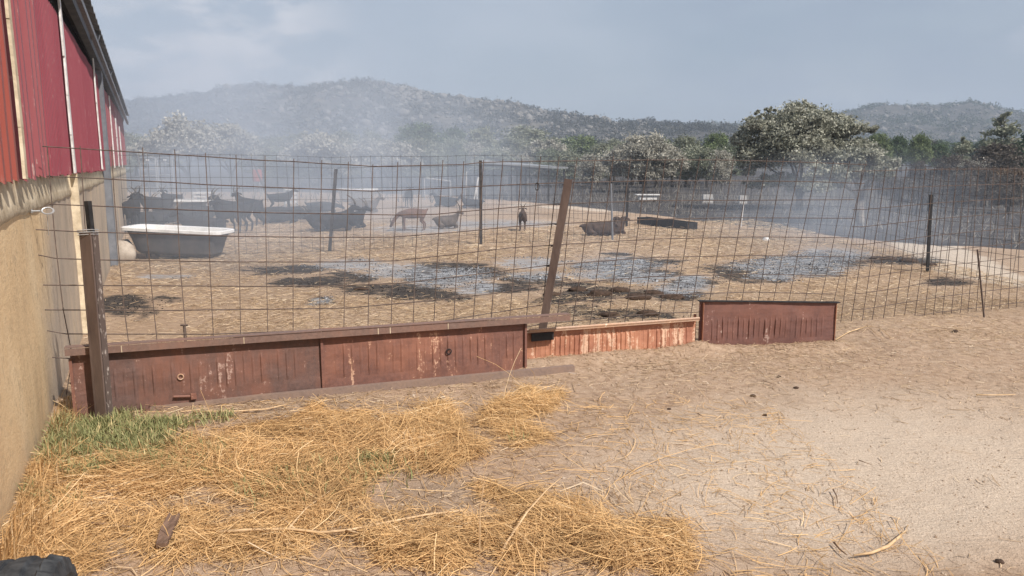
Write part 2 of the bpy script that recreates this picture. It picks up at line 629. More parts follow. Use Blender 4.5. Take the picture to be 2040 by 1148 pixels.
t = NT('yard_ground')
px3 = t.pos
n_big = t.noise(0.55, 5, 0.6, vec=px3)
n_mid = t.noise(2.6, 6, 0.65, vec=px3)
n_fine = t.noise(14, 6, 0.72, vec=px3)
n_grain = t.noise(95, 4, 0.75, vec=px3)
n_str1 = t.noise(9, 5, 0.7, vec=px3, stretch=(1, 4.5, 1), dist=0.6)
dirt = t.ramp(n_fine, (0.3, (0.27, 0.18, 0.12)), (0.5, (0.41, 0.29, 0.20)), (0.72, (0.50, 0.37, 0.265)))
pale = t.ramp(n_grain, (0.32, (0.42, 0.33, 0.245)), (0.5, (0.56, 0.45, 0.345)), (0.68, (0.66, 0.55, 0.435)))
yard = t.mix(t.math('MULTIPLY_ADD', t.attr('pale'), 1.0), dirt, pale)
yard = t.mix(t.math('ADD', t.attr('pale'), t.math('MULTIPLY', t.math('SUBTRACT', n_mid, 0.5), 0.9), True), dirt, pale)
pen = t.ramp(n_str1, (0.28, (0.15, 0.10, 0.07)), (0.45, (0.34, 0.245, 0.17)), (0.6, (0.47, 0.35, 0.25)), (0.78, (0.62, 0.49, 0.37)))
pen = t.mix(t.ramp(n_big, (0.42, 0.0), (0.6, 0.7)), pen, t.ramp(n_fine, (0.3, (0.21, 0.14, 0.09)), (0.7, (0.42, 0.30, 0.2))))
c = t.mix(t.attr('pen'), yard, pen)
dm = t.math('ADD', t.attr('dirt'), t.math('MULTIPLY', t.math('SUBTRACT', n_mid, 0.5), 1.2), True)
c = t.mix(t.math('MULTIPLY', dm, 0.55), c, t.ramp(n_fine, (0.3, (0.2, 0.145, 0.105)), (0.7, (0.38, 0.29, 0.21))))
sm = t.math('MULTIPLY', t.attr('heap'), 0.7)
c = t.mix(sm, c, t.ramp(n_fine, (0.3, (0.27, 0.165, 0.08)), (0.7, (0.6, 0.40, 0.2))))
c = t.mix(t.ramp(t.math('ADD', t.attr('track'), t.math('MULTIPLY', t.math('SUBTRACT', n_mid, 0.5), 0.8)), (0.4, 0.0), (0.6, 0.9)), c,
          t.ramp(n_fine, (0.3, (0.42, 0.34, 0.26)), (0.7, (0.62, 0.53, 0.43))))
n_edge = t.noise(3.2, 7, 0.72, vec=px3, stretch=(1, 1.6, 1))
ed = t.math('ADD', t.math('MULTIPLY', t.math('SUBTRACT', n_edge, 0.5), 2.2), t.math('MULTIPLY', t.math('SUBTRACT', t.noise(1.1, 3, 0.5, vec=px3), 0.5), 1.6))
ed = t.math('ADD', ed, t.math('MULTIPLY', t.math('SUBTRACT', n_str1, 0.5), 1.6))
cm = t.ramp(t.math('ADD', t.attr('char'), ed), (0.55, 0.0), (0.80, 1.0))
c = t.mix(t.math('MULTIPLY', cm, 0.93), c, t.ramp(n_fine, (0.35, (0.018, 0.018, 0.02)), (0.62, (0.06, 0.056, 0.054)), (0.8, (0.13, 0.11, 0.095))))
n_ash = t.noise(4.2, 9, 0.78, vec=px3, stretch=(1, 3.2, 1), dist=1.0)
am = t.ramp(t.math('ADD', t.math('MULTIPLY', t.attr('ash'), 0.80), t.math('MULTIPLY', t.math('SUBTRACT', n_ash, 0.5), 3.2)), (0.48, 0.0), (0.78, 1.0))
c = t.mix(t.math('MULTIPLY', am, 0.85), c, t.ramp(n_ash, (0.40, (0.12, 0.125, 0.135)), (0.52, (0.30, 0.31, 0.325)), (0.66, (0.52, 0.53, 0.545))))
n_b = t.noise(0.9, 8, 0.72, vec=px3, stretch=(1, 2.2, 1))
burn = t.ramp(n_b, (0.36, (0.022, 0.022, 0.025)), (0.55, (0.062, 0.058, 0.058)), (0.72, (0.20, 0.18, 0.165)))
burn = t.mix(t.ramp(n_fine, (0.55, 0.0), (0.68, 0.75)), burn, (0.20, 0.18, 0.165))
burn = t.mix(t.ramp(n_ash, (0.60, 0.0), (0.66, 0.8)), burn, (0.33, 0.32, 0.31))
bm_ = t.ramp(t.math('ADD', t.attr('burn'), t.math('MULTIPLY', t.math('SUBTRACT', n_mid, 0.5), 0.9)), (0.42, 0.0), (0.58, 1.0))
c = t.mix(bm_, c, burn)
t.color(c).rough(0.95)
t.b.inputs['Specular IOR Level'].default_value = 0.1
hb = t.math('ADD', t.math('MULTIPLY', n_fine, 0.6), t.math('MULTIPLY', n_grain, 0.35))
hb = t.math('ADD', hb, t.math('MULTIPLY', n_str1, 0.4))
t.bump(hb, 0.9, 0.03)
M_ground = t.m
nx, ny = len(xs), len(ya)
idx = np.arange(nx * ny).reshape(ny, nx)
fc = np.stack([idx[:-1, :-1], idx[:-1, 1:], idx[1:, 1:], idx[1:, :-1]], -1).reshape(-1, 4)
g = mesh_np('ground', np.stack([XX, YY, ZZ], 1), fc, M_ground, smooth=True,
            attr=dict(char=m_char, ash=m_ash, dirt=m_dirt, burn=m_burn, track=m_track, heap=m_heap, pen=m_pen, pale=m_pale))
tag(g, kind='structure', label='trampled dusty yard and straw pen floor with charred patches and burnt land behind')


def gz1(x, y):
    return float(gz(np.array([x]), np.array([y]))[0])


# ------------------------------------------------------------------ hills
def hill(name, prof, D, y0, y1, x_lo, x_hi, amp, seed, mat, label):
    hx = np.linspace(x_lo, x_hi, 150)
    hy = np.concatenate([np.linspace(y0, D, 60), np.linspace(D, y1, 20)[1:]])
    ridge_z = [(xat(px, D, zat(py, D)), zat(py, D)) for px, py in prof]
    rx_, rz_ = [q[0] for q in ridge_z], [q[1] for q in ridge_z]
    A, B = np.meshgrid(hx, hy)
    rz = np.interp(A, rx_, rz_)
    # soften the interpolated ridge
    rz = (rz + np.interp(A - 9, rx_, rz_) + np.interp(A + 9, rx_, rz_)) / 3
    u = np.where(B <= D, (B - y0) / (D - y0), 1 - (B - D) / (y1 - D) * 1.1)
    u = np.clip(u, 0, 1)
    s = u ** 1.25 * (1 - 0.12 * np.sin(u * 6.28))
    Z = rz * s + amp * (vnoise(A, B, 26, seed) - 0.5) * s * 2 + amp * 0.45 * (vnoise(A, B, 9, seed + 1) - 0.5) * np.minimum(1, s * 3) - 0.4
    v = np.stack([A.ravel(), B.ravel(), Z.ravel()], 1)
    n0, n1 = len(hx), len(hy)
    ix = np.arange(n0 * n1).reshape(n1, n0)
    f = np.stack([ix[:-1, :-1], ix[:-1, 1:], ix[1:, 1:], ix[1:, :-1]], -1).reshape(-1, 4)
    o = mesh_np(name, v, f, mat, smooth=True)
    tag(o, label, kind='structure')

    def hz_(x, y):
        i = np.clip((x - x_lo) / (x_hi - x_lo) * (n0 - 1), 0, n0 - 1.001)
        j = np.interp(y, hy, np.arange(n1))
        i0, j0 = np.floor(i).astype(int), np.minimum(np.floor(j).astype(int), n1 - 2)
        fi, fj = i - i0, j - j0
        return (Z[j0, i0] * (1 - fi) * (1 - fj) + Z[j0, i0 + 1] * fi * (1 - fj) + Z[j0 + 1, i0] * (1 - fi) * fj + Z[j0 + 1, i0 + 1] * fi * fj)
    return hz_


t = NT('hill_soil')
a = t.noise(0.05, 8, 0.7, vec=t.pos)
b = t.noise(0.35, 6, 0.75, vec=t.pos)
c = t.ramp(b, (0.35, (0.04, 0.04, 0.038)), (0.55, (0.075, 0.07, 0.062)), (0.75, (0.16, 0.14, 0.115)))
c = t.mix(t.ramp(a, (0.55, 0.0), (0.68, 0.6)), c, (0.21, 0.18, 0.135))
t.color(c).rough(0.95)
M_hill = t.m
PROF = [(-900, 250), (-300, 232), (100, 218), (255, 207), (330, 203), (400, 196), (470, 194), (540, 186), (590, 172), (640, 166), (700, 163),
        (760, 171), (800, 181), (850, 196), (900, 207), (960, 217), (1040, 224), (1100, 230), (1180, 238), (1260, 250),
        (1330, 255), (1400, 261), (1470, 268), (1560, 280), (1700, 300), (2000, 322)]
hz1 = hill('hill', PROF, 430, 150, 620, -470, 330, 5.0, 11, M_hill, 'smoky granite hill with scrub and boulders behind the trees')
PROF2 = [(900, 318), (1300, 262), (1420, 256), (1500, 250), (1600, 238), (1680, 222), (1750, 214), (1800, 210), (1850, 208), (1900, 212), (1950, 222),
         (2000, 240), (2040, 248), (2200, 262), (2600, 280), (3300, 300)]
hz2 = hill('hill', PROF2, 640, 300, 830, -60, 950, 5.0, 21, M_hill, 'lower scrubby hill on the right with a pale track across it')


def quads_soup(centres, size, tint, flat=0.0):
    """random oriented quads: centres (n,3), size (n,), returns verts, faces, tint"""
    n = len(centres)
    a = rng.normal(size=(n, 3))
    a[:, 2] *= (1 - flat)
    a /= np.linalg.norm(a, axis=1)[:, None] + 1e-9
    b = rng.normal(size=(n, 3))
    b -= a * (a * b).sum(1)[:, None]
    b /= np.linalg.norm(b, axis=1)[:, None] + 1e-9
    s = size[:, None]
    v = np.stack([centres - a * s * 1.1, centres - b * s * 0.55, centres + a * s * 1.1, centres + b * s * 0.55], 1).reshape(-1, 3)
    f = np.arange(n * 4).reshape(n, 4)
    return v, f, np.repeat(tint, 4)


def scatter_scrub(name, n, xr, yr, hf, D, size, per, mat, label, bare=0.42):
    x = rng.uniform(*xr, n)
    y = rng.uniform(*yr, n)
    keep = vnoise(x, y, 22, 31) + 0.5 * vnoise(x, y, 7, 32) > bare
    x, y = x[keep], y[keep]
    z = hf(x, y)
    ok = z > 0.5
    x, y, z = x[ok], y[ok], z[ok]
    s = size * np.minimum(rng.lognormal(-0.25, 0.4, len(x)), 1.5)
    tb = rng.random(len(x))
    c = np.repeat(np.stack([x, y, z + s * 0.35], 1), per, 0)
    ss = np.repeat(s, per)
    off = rng.normal(size=(len(c), 3)) * np.array([0.45, 0.45, 0.32]) * ss[:, None]
    v, f, tt = quads_soup(c + off, ss * 0.22, np.clip(np.repeat(tb, per) * 0.6 + rng.random(len(c)) * 0.4, 0, 1))
    o = mesh_np(name, v, f, mat, attr=dict(tint=tt))
    return tag(o, label, kind='stuff')


scatter_scrub('scrub', 13000, (-330, 190), (170, 470), hz1, 430, 1.9, 26, M_scrub, 'dull scrub scattered over the main hillside')
scatter_scrub('scrub', 8500, (100, 560), (340, 680), hz2, 640, 2.5, 22, M_scrubgreen, 'dull scrub scattered over the low right hill')


def boulders(name, spots, hf, base, label):
    ico = bmesh.new()
    bmesh.ops.create_icosphere(ico, subdivisions=1, radius=1)
    iv = np.array([q.co[:] for q in ico.verts])
    fi = np.array([[q.index for q in p.verts] for p in ico.faces])
    ico.free()
    V, Fa = [], []
    k = 0
    for x, y, s in spots:
        z = float(hf(np.array([x]), np.array([y]))[0])
        sc = s * rng.uniform(0.6, 1.3, 3) * np.array([1, 1, 0.85])
        q = iv * sc * (1 + rng.normal(0, 0.13, (len(iv), 1)))
        V.append(q + [x, y, z + s * 0.3])
        Fa.append(fi + k)
        k += len(iv)
    o = mesh_np(name, np.concatenate(V), np.concatenate(Fa), M_rock)
    return tag(o, label, kind='stuff')


sp = []
for i in range(2800):
    m = rng.random()
    if m < 0.22:
        pxx, y = rng.normal(815, 40), rng.normal(405, 20)
    elif m < 0.6:
        pxx, y = rng.uniform(900, 1290), rng.normal(405, 25)
    else:
        pxx, y = rng.uniform(420, 1250), rng.uniform(250, 440)
    y = min(max(y, 200), 436)
    sp.append((xat(pxx, y, 30), y, 0.75 * rng.lognormal(0, 0.45)))
boulders('boulders', sp, hz1, 0, 'pale granite boulders strewn along the main hill ridge')
sp = [(rng.uniform(150, 520), min(rng.uniform(430, 645), 645), 1.0 * rng.lognormal(0, 0.4)) for i in range(1200)]
boulders('boulders', sp, hz2, 0, 'pale granite boulders strewn over the low right hill')


# ------------------------------------------------------------------ trees
def crown_mesh(name, mat, parent, blobs, nleaf, leaf, seed, spread=0.34, shell=0.7, clumps=None):
    """blobs: list of (x,y,z,rx,ry,rz); leaves gathered into clumps through the volume"""
    r = np.random.default_rng(seed)
    nc = clumps or max(30, nleaf // 90)
    cen, rad, tb = [], [], []
    vol = np.array([b[3] * b[4] * b[5] for b in blobs]) ** 0.75
    pick = r.choice(len(blobs), nc, p=vol / vol.sum())
    for i in pick:
        b = blobs[i]
        d = r.normal(size=3)
        d /= np.linalg.norm(d)
        if d[2] < -0.3:
            d[2] *= -0.5
        q = (shell + (1 - shell) * r.random()) * (0.85 + 0.22 * r.random())
        if r.random() < 0.22:
            q *= r.random()
        cen.append([b[0] + d[0] * b[3] * q, b[1] + d[1] * b[4] * q, b[2] + d[2] * b[5] * q])
        rad.append(min(b[3], b[4], b[5]) * spread * r.uniform(0.55, 1.25))
        tb.append(r.random())
    cen, rad, tb = np.array(cen), np.array(rad), np.array(tb)
    k = r.integers(0, nc, nleaf)
    off = r.normal(size=(nleaf, 3)) * np.array([0.5, 0.5, 0.36])
    P = cen[k] + off * rad[k][:, None]
    P[:, 2] = np.maximum(P[:, 2], 0.15)
    tt = np.clip(0.55 * tb[k] + 0.45 * r.random(nleaf), 0, 1)
    v, f, ti = quads_soup(P, leaf * r.uniform(0.6, 1.3, nleaf), tt)
    o = mesh_np(name, v, f, mat, parent, attr=dict(tint=ti))
    return o, cen


def trunk_mesh(parent, h_fork, rad, limbs, mat, lean=(0, 0), name='trunk', seed=1):
    r = random.Random(seed)
    mb = MB()
    fork = Vector((lean[0], lean[1], h_fork))
    mb.tube([(0, 0, -0.15), (lean[0] * 0.3, lean[1] * 0.3, h_fork * 0.4), fork], [rad * 1.35, rad, rad * 0.85], 8)
    for L in limbs:
        L = Vector(L)
        mid = fork.lerp(L, 0.45) + Vector((r.uniform(-.2, .2), r.uniform(-.2, .2), r.uniform(-0.05, .25))) * (L - fork).length * 0.35
        mb.tube([fork - Vector((0, 0, r.uniform(0, 0.3) * h_fork)), fork.lerp(mid, 0.4) + Vector((0, 0, 0.12)), mid, L], [rad * 0.5, rad * 0.42, rad * 0.27, rad * 0.08], 5)
        for q in range(2):
            e = L + Vector((r.uniform(-1, 1), r.uniform(-1, 1), r.uniform(-.4, .3))) * (L - fork).length * 0.12
            mb.tube([mid.lerp(L, 0.5), e], [rad * 0.2, rad * 0.05], 4)
    return mb.build(name, mat, parent, smooth=True)


def pxt(px, py, Y):
    z = zat(py, Y)
    return xat(px, Y, z), z


def oak(label, bpx, bpy_, blobs_px, nleaf, leaf, mat, bark, seed, rad=0.13, fork=0.75, group=None, name='oak_tree', lean=(0, 0), spread=0.34):
    """blobs_px: (cx, cy, rx_px, ry_px) at the trunk's distance"""
    b = G(bpx, bpy_)
    Y = b.y
    t_ = thing(name, label, 'tree', (b.x, Y, 0), 0, group)
    r = random.Random(seed)
    bl = []
    for cx, cy, rx, ry in blobs_px:
        X, Z = pxt(cx, cy, Y)
        s = Y / F
        dy = r.uniform(-0.35, 0.35) * rx * s
        bl.append((X - b.x, dy, Z, rx * s, rx * s * 0.95, ry * s))
    o, cen = crown_mesh('crown', mat, t_, bl, nleaf, leaf, seed, spread=spread)
    cc = [cen[i] for i in r.sample(range(len(cen)), min(9, len(cen)))]
    trunk_mesh(t_, fork, rad, cc[:3] + [(q[0], q[1], q[2]) for q in bl[:5]], bark, seed=seed, lean=lean)
    return t_


oak('large scorched holm oak with pale ash-grey leaves and dark inner crown', 1592, 418,
    [(1595, 255, 62, 52), (1530, 262, 58, 40), (1510, 320, 50, 40), (1600, 310, 80, 48), (1672, 268, 55, 40), (1565, 300, 70, 60),
     (1700, 310, 48, 36), (1598, 214, 26, 20), (1496, 232, 24, 10), (1530, 222, 16, 8), (1735, 262, 22, 12), (1725, 345, 35, 20), (1486, 290, 28, 30), (1482, 345, 26, 18), (1540, 368, 50, 22), (1605, 375, 55, 22), (1660, 372, 36, 18), (1500, 372, 26, 12), (1650, 230, 22, 12)], 78000, 0.055, M_oak, M_bark, 3, rad=0.13, fork=0.45, spread=0.3)
oak('low scorched oak with stripped white trunk base in front of the large oak', 1712, 444,
    [(1690, 345, 52, 26), (1650, 350, 45, 24), (1735, 345, 42, 26), (1760, 335, 28, 22), (1700, 318, 46, 22)], 24000, 0.05, M_oak, M_barkpale, 4, rad=0.12,
    fork=0.6, lean=(-0.05, 0))
oak('round pale grey scorched oak standing left of the large oak', 1283, 384,
    [(1290, 310, 62, 40), (1240, 325, 40, 35), (1335, 330, 34, 34), (1280, 345, 70, 30)], 28000, 0.07, M_scorch, M_bark, 5, rad=0.14)
oak('pale scorched oak with bright leaf tips at the pen\'s far side, smoke before it', 775, 382,
    [(770, 305, 62, 32), (725, 310, 42, 32), (812, 318, 34, 28), (770, 330, 70, 22)], 15000, 0.09, M_scorch, M_bark, 6, rad=0.14)
oak('pale scorched oak half lost in smoke left of the bright-tipped one', 640, 376,
    [(635, 300, 55, 36), (600, 312, 40, 30), (672, 310, 38, 30)], 12000, 0.10, M_scorch, M_bark, 7, rad=0.14)
oak('broad domed pale tree in thick smoke nearest the barn roof end', 378, 372,
    [(372, 290, 62, 50), (320, 305, 44, 34), (300, 310, 40, 30)], 14000, 0.12, M_scorch, M_bark, 8, rad=0.16)
oak('pale smoke-veiled tree between the domed tree and the hill foot', 462, 370,
    [(462, 292, 52, 44), (500, 312, 30, 26), (430, 305, 36, 34)], 12000, 0.12, M_scorch, M_bark, 9, rad=0.16)
oak('small pale singed tree behind the lean-to shelter roof', 1090, 372, [(1090, 305, 40, 26), (1060, 318, 30, 22), (1120, 322, 26, 20)], 9000, 0.10,
    M_scorch, M_bark, 10, rad=0.12)
oak('burnt tree with hanging brown leaves beside the far right thicket', 1978, 412, [(1985, 352, 26, 14), (2000, 378, 20, 22), (1960, 362, 20, 12), (2010, 350, 20, 14)], 5000, 0.07,
    M_brownleaf, M_bark, 12, rad=0.07, name='burnt_tree', spread=0.5)

# shared tree kinds for the belt below the hill
KINDS = {}


def kind_tree(kind, seed):
    t_ = thing('pine_tree' if 'pine' in kind else 'oak_tree', kind, 'tree')
    if kind == 'dome_pine':
        bl = [(0, 0, 2.9, 1.35, 1.35, 1.5), (0.35, 0.2, 3.7, 0.9, 0.9, 1.0), (-0.5, 0, 2.3, 1.1, 1.1, 1.0), (0.6, 0, 2.2, 1.0, 1.0, 0.9)]
        mat = M_pine
    elif kind == 'pale_pine':
        bl = [(0, 0, 2.8, 1.3, 1.3, 1.6), (0.3, 0, 3.8, 0.8, 0.8, 0.9), (-0.6, 0.2, 2.0, 1.0, 1.0, 0.9), (0.7, 0, 1.9, 0.9, 0.9, 0.8)]
        mat = M_pinepale
    elif kind == 'cone_pine':
        bl = [(0, 0, 4.4, 0.35, 0.35, 0.8), (0.1, 0, 3.4, 0.75, 0.75, 0.8), (0, 0, 2.4, 1.1, 1.1, 0.8), (0.1, 0, 1.4, 1.35, 1.35, 0.8), (-0.1, 0, 0.8, 1.4, 1.4, 0.5)]
        mat = M_darkpine
    else:
        bl = [(0, 0, 2.4, 1.7, 1.6, 1.3), (0.9, 0.1, 2.0, 1.1, 1.1, 1.0), (-0.9, 0, 1.9, 1.2, 1.1, 1.0), (0.1, 0, 3.2, 1.0, 1.0, 0.8), (0.2, 0, 1.0, 1.5, 1.4, 0.7)]
        mat = M_scorch
    crown_mesh('crown', mat, t_, bl, 7500, 0.095, seed, spread=0.5, clumps=85)
    trunk_mesh(t_, 1.3, 0.13, [(q[0], q[1], q[2]) for q in bl], M_bark, seed=seed)
    return t_


protos = {k: kind_tree(k, 50 + i) for i, k in enumerate(['dome_pine', 'pale_pine', 'cone_pine', 'round_oak'])}
used = set()


def place(kind, px, top, Y, wpx, label, mat=None, group=None, ground=0.0, sq=1.0):
    X = xat(px, Y, 2)
    zt = zat(top, Y)
    hsrc = {'dome_pine': 4.7, 'pale_pine': 4.7, 'cone_pine': 5.1, 'round_oak': 4.0}[kind]
    wsrc = {'dome_pine': 3.0, 'pale_pine': 2.9, 'cone_pine': 2.9, 'round_oak': 4.0}[kind]
    sz = (zt - ground) / hsrc
    sx = wpx * Y / F / wsrc
    rz = random.uniform(0, 6.28)
    p = protos[kind]
    if kind not in used:
        used.add(kind)
        o = p
        o.location = (X, Y, ground)
        o.rotation_euler = (0, 0, rz)
        o.scale = (sx, sx, sz)
        o['label'] = label
    else:
        o = copy_thing(p, (X, Y, ground), rz, label, (sx, sx, sz))
    if group:
        o['group'] = group
    if mat:
        recolor(o, 'crown', mat)
    return o


place('dome_pine', 845, 243, 75, 95, 'blue-green pine rising from the smoke above the bright-tipped oak', M_pine)
place('dome_pine', 905, 252, 80, 60, 'smaller green pine touching the right side of the blue-green pine', M_pine)
place('pale_pine', 960, 252, 78, 70, 'grey-green domed pine right above the burnt shed posts', M_pinepale)
place('pale_pine', 1045, 250, 72, 110, 'widest grey-green domed pine above the lean-to shelter')
place('pale_pine', 1100, 272, 66, 60, 'drooping grey pine beside the lean-to shelter\'s right end', M_pinepale)
place('dome_pine', 1165, 268, 64, 90, 'yellow-green feathery pine just left of the round pale oak', M_pine2)
place('pale_pine', 1225, 276, 66, 60, 'pale feathery pine behind the left edge of the round pale oak')
place('dome_pine', 1370, 268, 60, 62, 'pale green domed pine just right of the round pale oak', M_pinepale)
place('dome_pine', 1425, 262, 64, 60, 'bright green pine between round pale oak and large oak', M_pine2)
place('dome_pine', 1752, 262, 62, 46, 'bright yellow-green pine emerging right of the large oak', M_pine2)
place('dome_pine', 1788, 268, 70, 44, 'green pine second to the right of the large oak', M_pine)
place('dome_pine', 1832, 264, 62, 48, 'round-headed green pine with clear bare trunk right of the oak', M_pine2)
place('dome_pine', 1872, 284, 66, 42, 'small green pine just left of the pointed pine', M_pine)
place('cone_pine', 1914, 262, 42, 60, 'pointed singed pine with yellowish top before the dark pines', M_pinepale)
place('cone_pine', 1990, 208, 46, 105, 'tallest dark green pine at the right edge of the trees')
place('cone_pine', 2055, 240, 44, 90, 'dark green pine cut by the right border, beside the tallest', M_darkpine)
place('round_oak', 1985, 282, 38, 120, 'singed brown bushy oak below the tallest dark pine', M_burntbush)
place('round_oak', 1890, 305, 34, 80, 'dark burnt bushy oak below the pointed singed pine', M_burntbush)
place('round_oak', 1938, 318, 33, 70, 'pale grey scorched bush between the two burnt oaks', M_scorch)
place('round_oak', 2040, 330, 30, 60, 'burnt grey oak right of the singed brown one, at the border', M_burntbush)
for px, top, Y, w, lab in [(1800, 352, 27, 60, 'charred low bush left of the black post behind the track'), (1860, 348, 26, 70, 'charred low bush right behind the black post'),
                           (1915, 340, 26, 80, 'charred bush between the black post and the brown-leaved burnt tree'), (1965, 330, 29, 80, 'tall charred bush behind the brown-leaved burnt tree'),
                           (2020, 345, 25, 80, 'charred bush at the right border below the dark pines'), (1770, 338, 33, 50, 'charred bush touching the large oak\'s right side'),
                           (1945, 318, 31, 70, 'grey-brown charred bush under the pointed singed pine')]:
    place('round_oak', px, top, Y, w, lab, M_burntbush, sq=1)
place('round_oak', 1830, 318, 40, 44, 'low brown-grey bush behind the black post')
place('round_oak', 1440, 296, 46, 60, 'low grey oak filling the gap left of the large oak', M_scorch)
place('round_oak', 1180, 305, 50, 70, 'low grey scorched oak in front of the yellow-green pine', M_scorch)
place('round_oak', 900, 292, 62, 80, 'dull smoky oak between the bright-tipped oak and the shelter', M_pinepale)
place('round_oak', 985, 296, 58, 80, 'dull smoky oak directly above the shelter roof\'s left end', M_pinepale)
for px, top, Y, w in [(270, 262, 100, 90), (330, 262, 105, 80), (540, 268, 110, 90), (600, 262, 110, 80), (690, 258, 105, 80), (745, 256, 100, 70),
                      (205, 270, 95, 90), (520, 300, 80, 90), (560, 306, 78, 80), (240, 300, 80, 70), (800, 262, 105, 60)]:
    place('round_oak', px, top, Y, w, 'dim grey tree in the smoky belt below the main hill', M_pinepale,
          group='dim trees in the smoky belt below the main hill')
for i in range(40):
    px = 545 + i * 23.5 + random.uniform(-12, 12)
    if 1480 < px:
        continue
    Y = random.uniform(50, 66)
    mt_, ad = random.choice([(M_scorch, 'pale ash-grey'), (M_pinepale, 'dull grey-green'), (M_pinepale, 'dull grey-green'), (M_oakgreen, 'darker green')])
    kd = random.choice(['pale_pine', 'round_oak', 'round_oak'])
    lm = [q[1] for q in [(620, 'behind the red drum in the smoke'), (760, 'behind the horned lying goat'), (880, 'behind the brown grazing kid'), (960, 'behind the white stakes'),
                         (1120, 'behind the lean-to shelter'), (1230, 'behind the thin grey post'), (1370, 'behind the white trough'), (1600, 'behind the white blocks')] if px < q[0]][0]
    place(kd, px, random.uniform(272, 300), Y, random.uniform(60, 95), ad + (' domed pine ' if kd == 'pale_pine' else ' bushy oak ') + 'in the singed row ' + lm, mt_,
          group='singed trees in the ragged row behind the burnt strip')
for i in range(46):
    px = 860 + i * 26 + random.uniform(-10, 10)
    if 1440 < px < 1730 and i % 2:
        continue
    Y = random.uniform(95, 150)
    place(random.choice(['dome_pine', 'pale_pine', 'round_oak']), px, random.uniform(272, 290), Y, random.uniform(36, 60),
          'distant tree in the wooded belt at the foot of the hills', random.choice([M_pine, M_pinepale, M_pine, M_scrub]),
          group='distant trees in the wooded belt at the foot of the hills')
for px, top, w in [(395, 183, 34), (372, 186, 20), (455, 184, 18)]:
    Y = 428
    X = xat(px, Y, 40)
    zg = float(hz1(np.array([X]), np.array([Y]))[0])
    place('round_oak', px, top, Y, w, {395: 'widest dark flat-topped pine on the main hill\'s left skyline', 372: 'dark flat-topped pine left of the widest one on the skyline', 455: 'small flat-topped pine nearest the summit on the left skyline'}[px], M_darkpine,
          ground=zg, group='flat-topped pines on the skyline')
for i in range(60):
    px = random.uniform(520, 1330)
    Y = 426
    X = xat(px, Y, 40)
    zg = float(hz1(np.array([X]), np.array([Y]))[0]) - 0.3
    o = copy_thing(protos['round_oak'], (X, Y, zg), random.uniform(0, 6), 'tiny dark bushy tree on the ridge of the main hill', random.uniform(0.35, 0.75),
                   group='tiny trees along the ridge of the main hill')
    recolor(o, 'crown', M_scrub)

# burnt stalk thicket at the right, one mass
n = 16000
x = rng.uniform(9.5, 34, n)
y = rng.uniform(17.5, 38, n)
kx, ky = projn(x, y, np.zeros(n))
keep = (y > 33 - (x - 12) * 0.75) & (kx < 2300) & (kx > 1470)
x, y = x[keep], y[keep]
hh = rng.uniform(0.35, 1.25, len(x)) * (0.6 + 0.5 * vnoise(x, y, 2.5, 41)) * np.clip((x - 10) / 8, 0.35, 1)
lx, ly = rng.normal(0, 0.12, len(x)), rng.normal(0, 0.12, len(x))
w = 0.012
v = np.stack([np.stack([x - w, y, 0 * x], 1), np.stack([x + w, y, 0 * x], 1), np.stack([x + lx * hh, y + ly * hh, hh], 1)], 1).reshape(-1, 3)
o = mesh_np('burnt_undergrowth', v, np.arange(len(v)).reshape(-1, 3), M_stalk, attr=dict(tint=np.repeat(rng.random(len(x)) ** 1.6, 3)))
tag(o, 'thicket of grey burnt stalks beyond the track on the right', kind='stuff')
n = 3500
x = rng.uniform(-30, 30, n)
y = rng.uniform(32, 75, n)
hh = rng.uniform(0.1, 0.55, n)
w = 0.025
v = np.stack([np.stack([x - w, y, 0 * x], 1), np.stack([x + w, y, 0 * x], 1), np.stack([x + rng.normal(0, .1, n), y, hh], 1)], 1).reshape(-1, 3)
o = mesh_np('burnt_undergrowth', v, np.arange(len(v)).reshape(-1, 3), M_stalk, attr=dict(tint=np.repeat(rng.random(n), 3)))
tag(o, 'sparse burnt stalks on the charred land before the trees', kind='stuff')
n = 14000
x = rng.uniform(-2, 26, n)
y = rng.uniform(12, 40, n)
keep = (y > np.interp(x, [q[0] for q in bpts], [q[1] for q in bpts]) + 0.4) & (rng.random(n) < 0.25 + vnoise(x, y * 0.6, 1.4, 97))
x, y = x[keep], y[keep]
n = len(x)
hh = rng.uniform(0.04, 0.22, n)
w = rng.uniform(0.006, 0.02, n)
hx_, hy_ = rng.normal(0, 0.12, n), rng.normal(0, 0.05, n)
v = np.stack([np.stack([x - w, y, 0 * x], 1), np.stack([x + w, y, 0 * x], 1), np.stack([x + hx_, y + hy_, hh], 1)], 1).reshape(-1, 3)
o = mesh_np('burnt_stubble', v, np.arange(len(v)).reshape(-1, 3), M_stalk, attr=dict(tint=np.repeat(rng.random(n) ** 0.7, 3)))
tag(o, 'short burnt stubble on the blackened land right of the pen', kind='stuff')
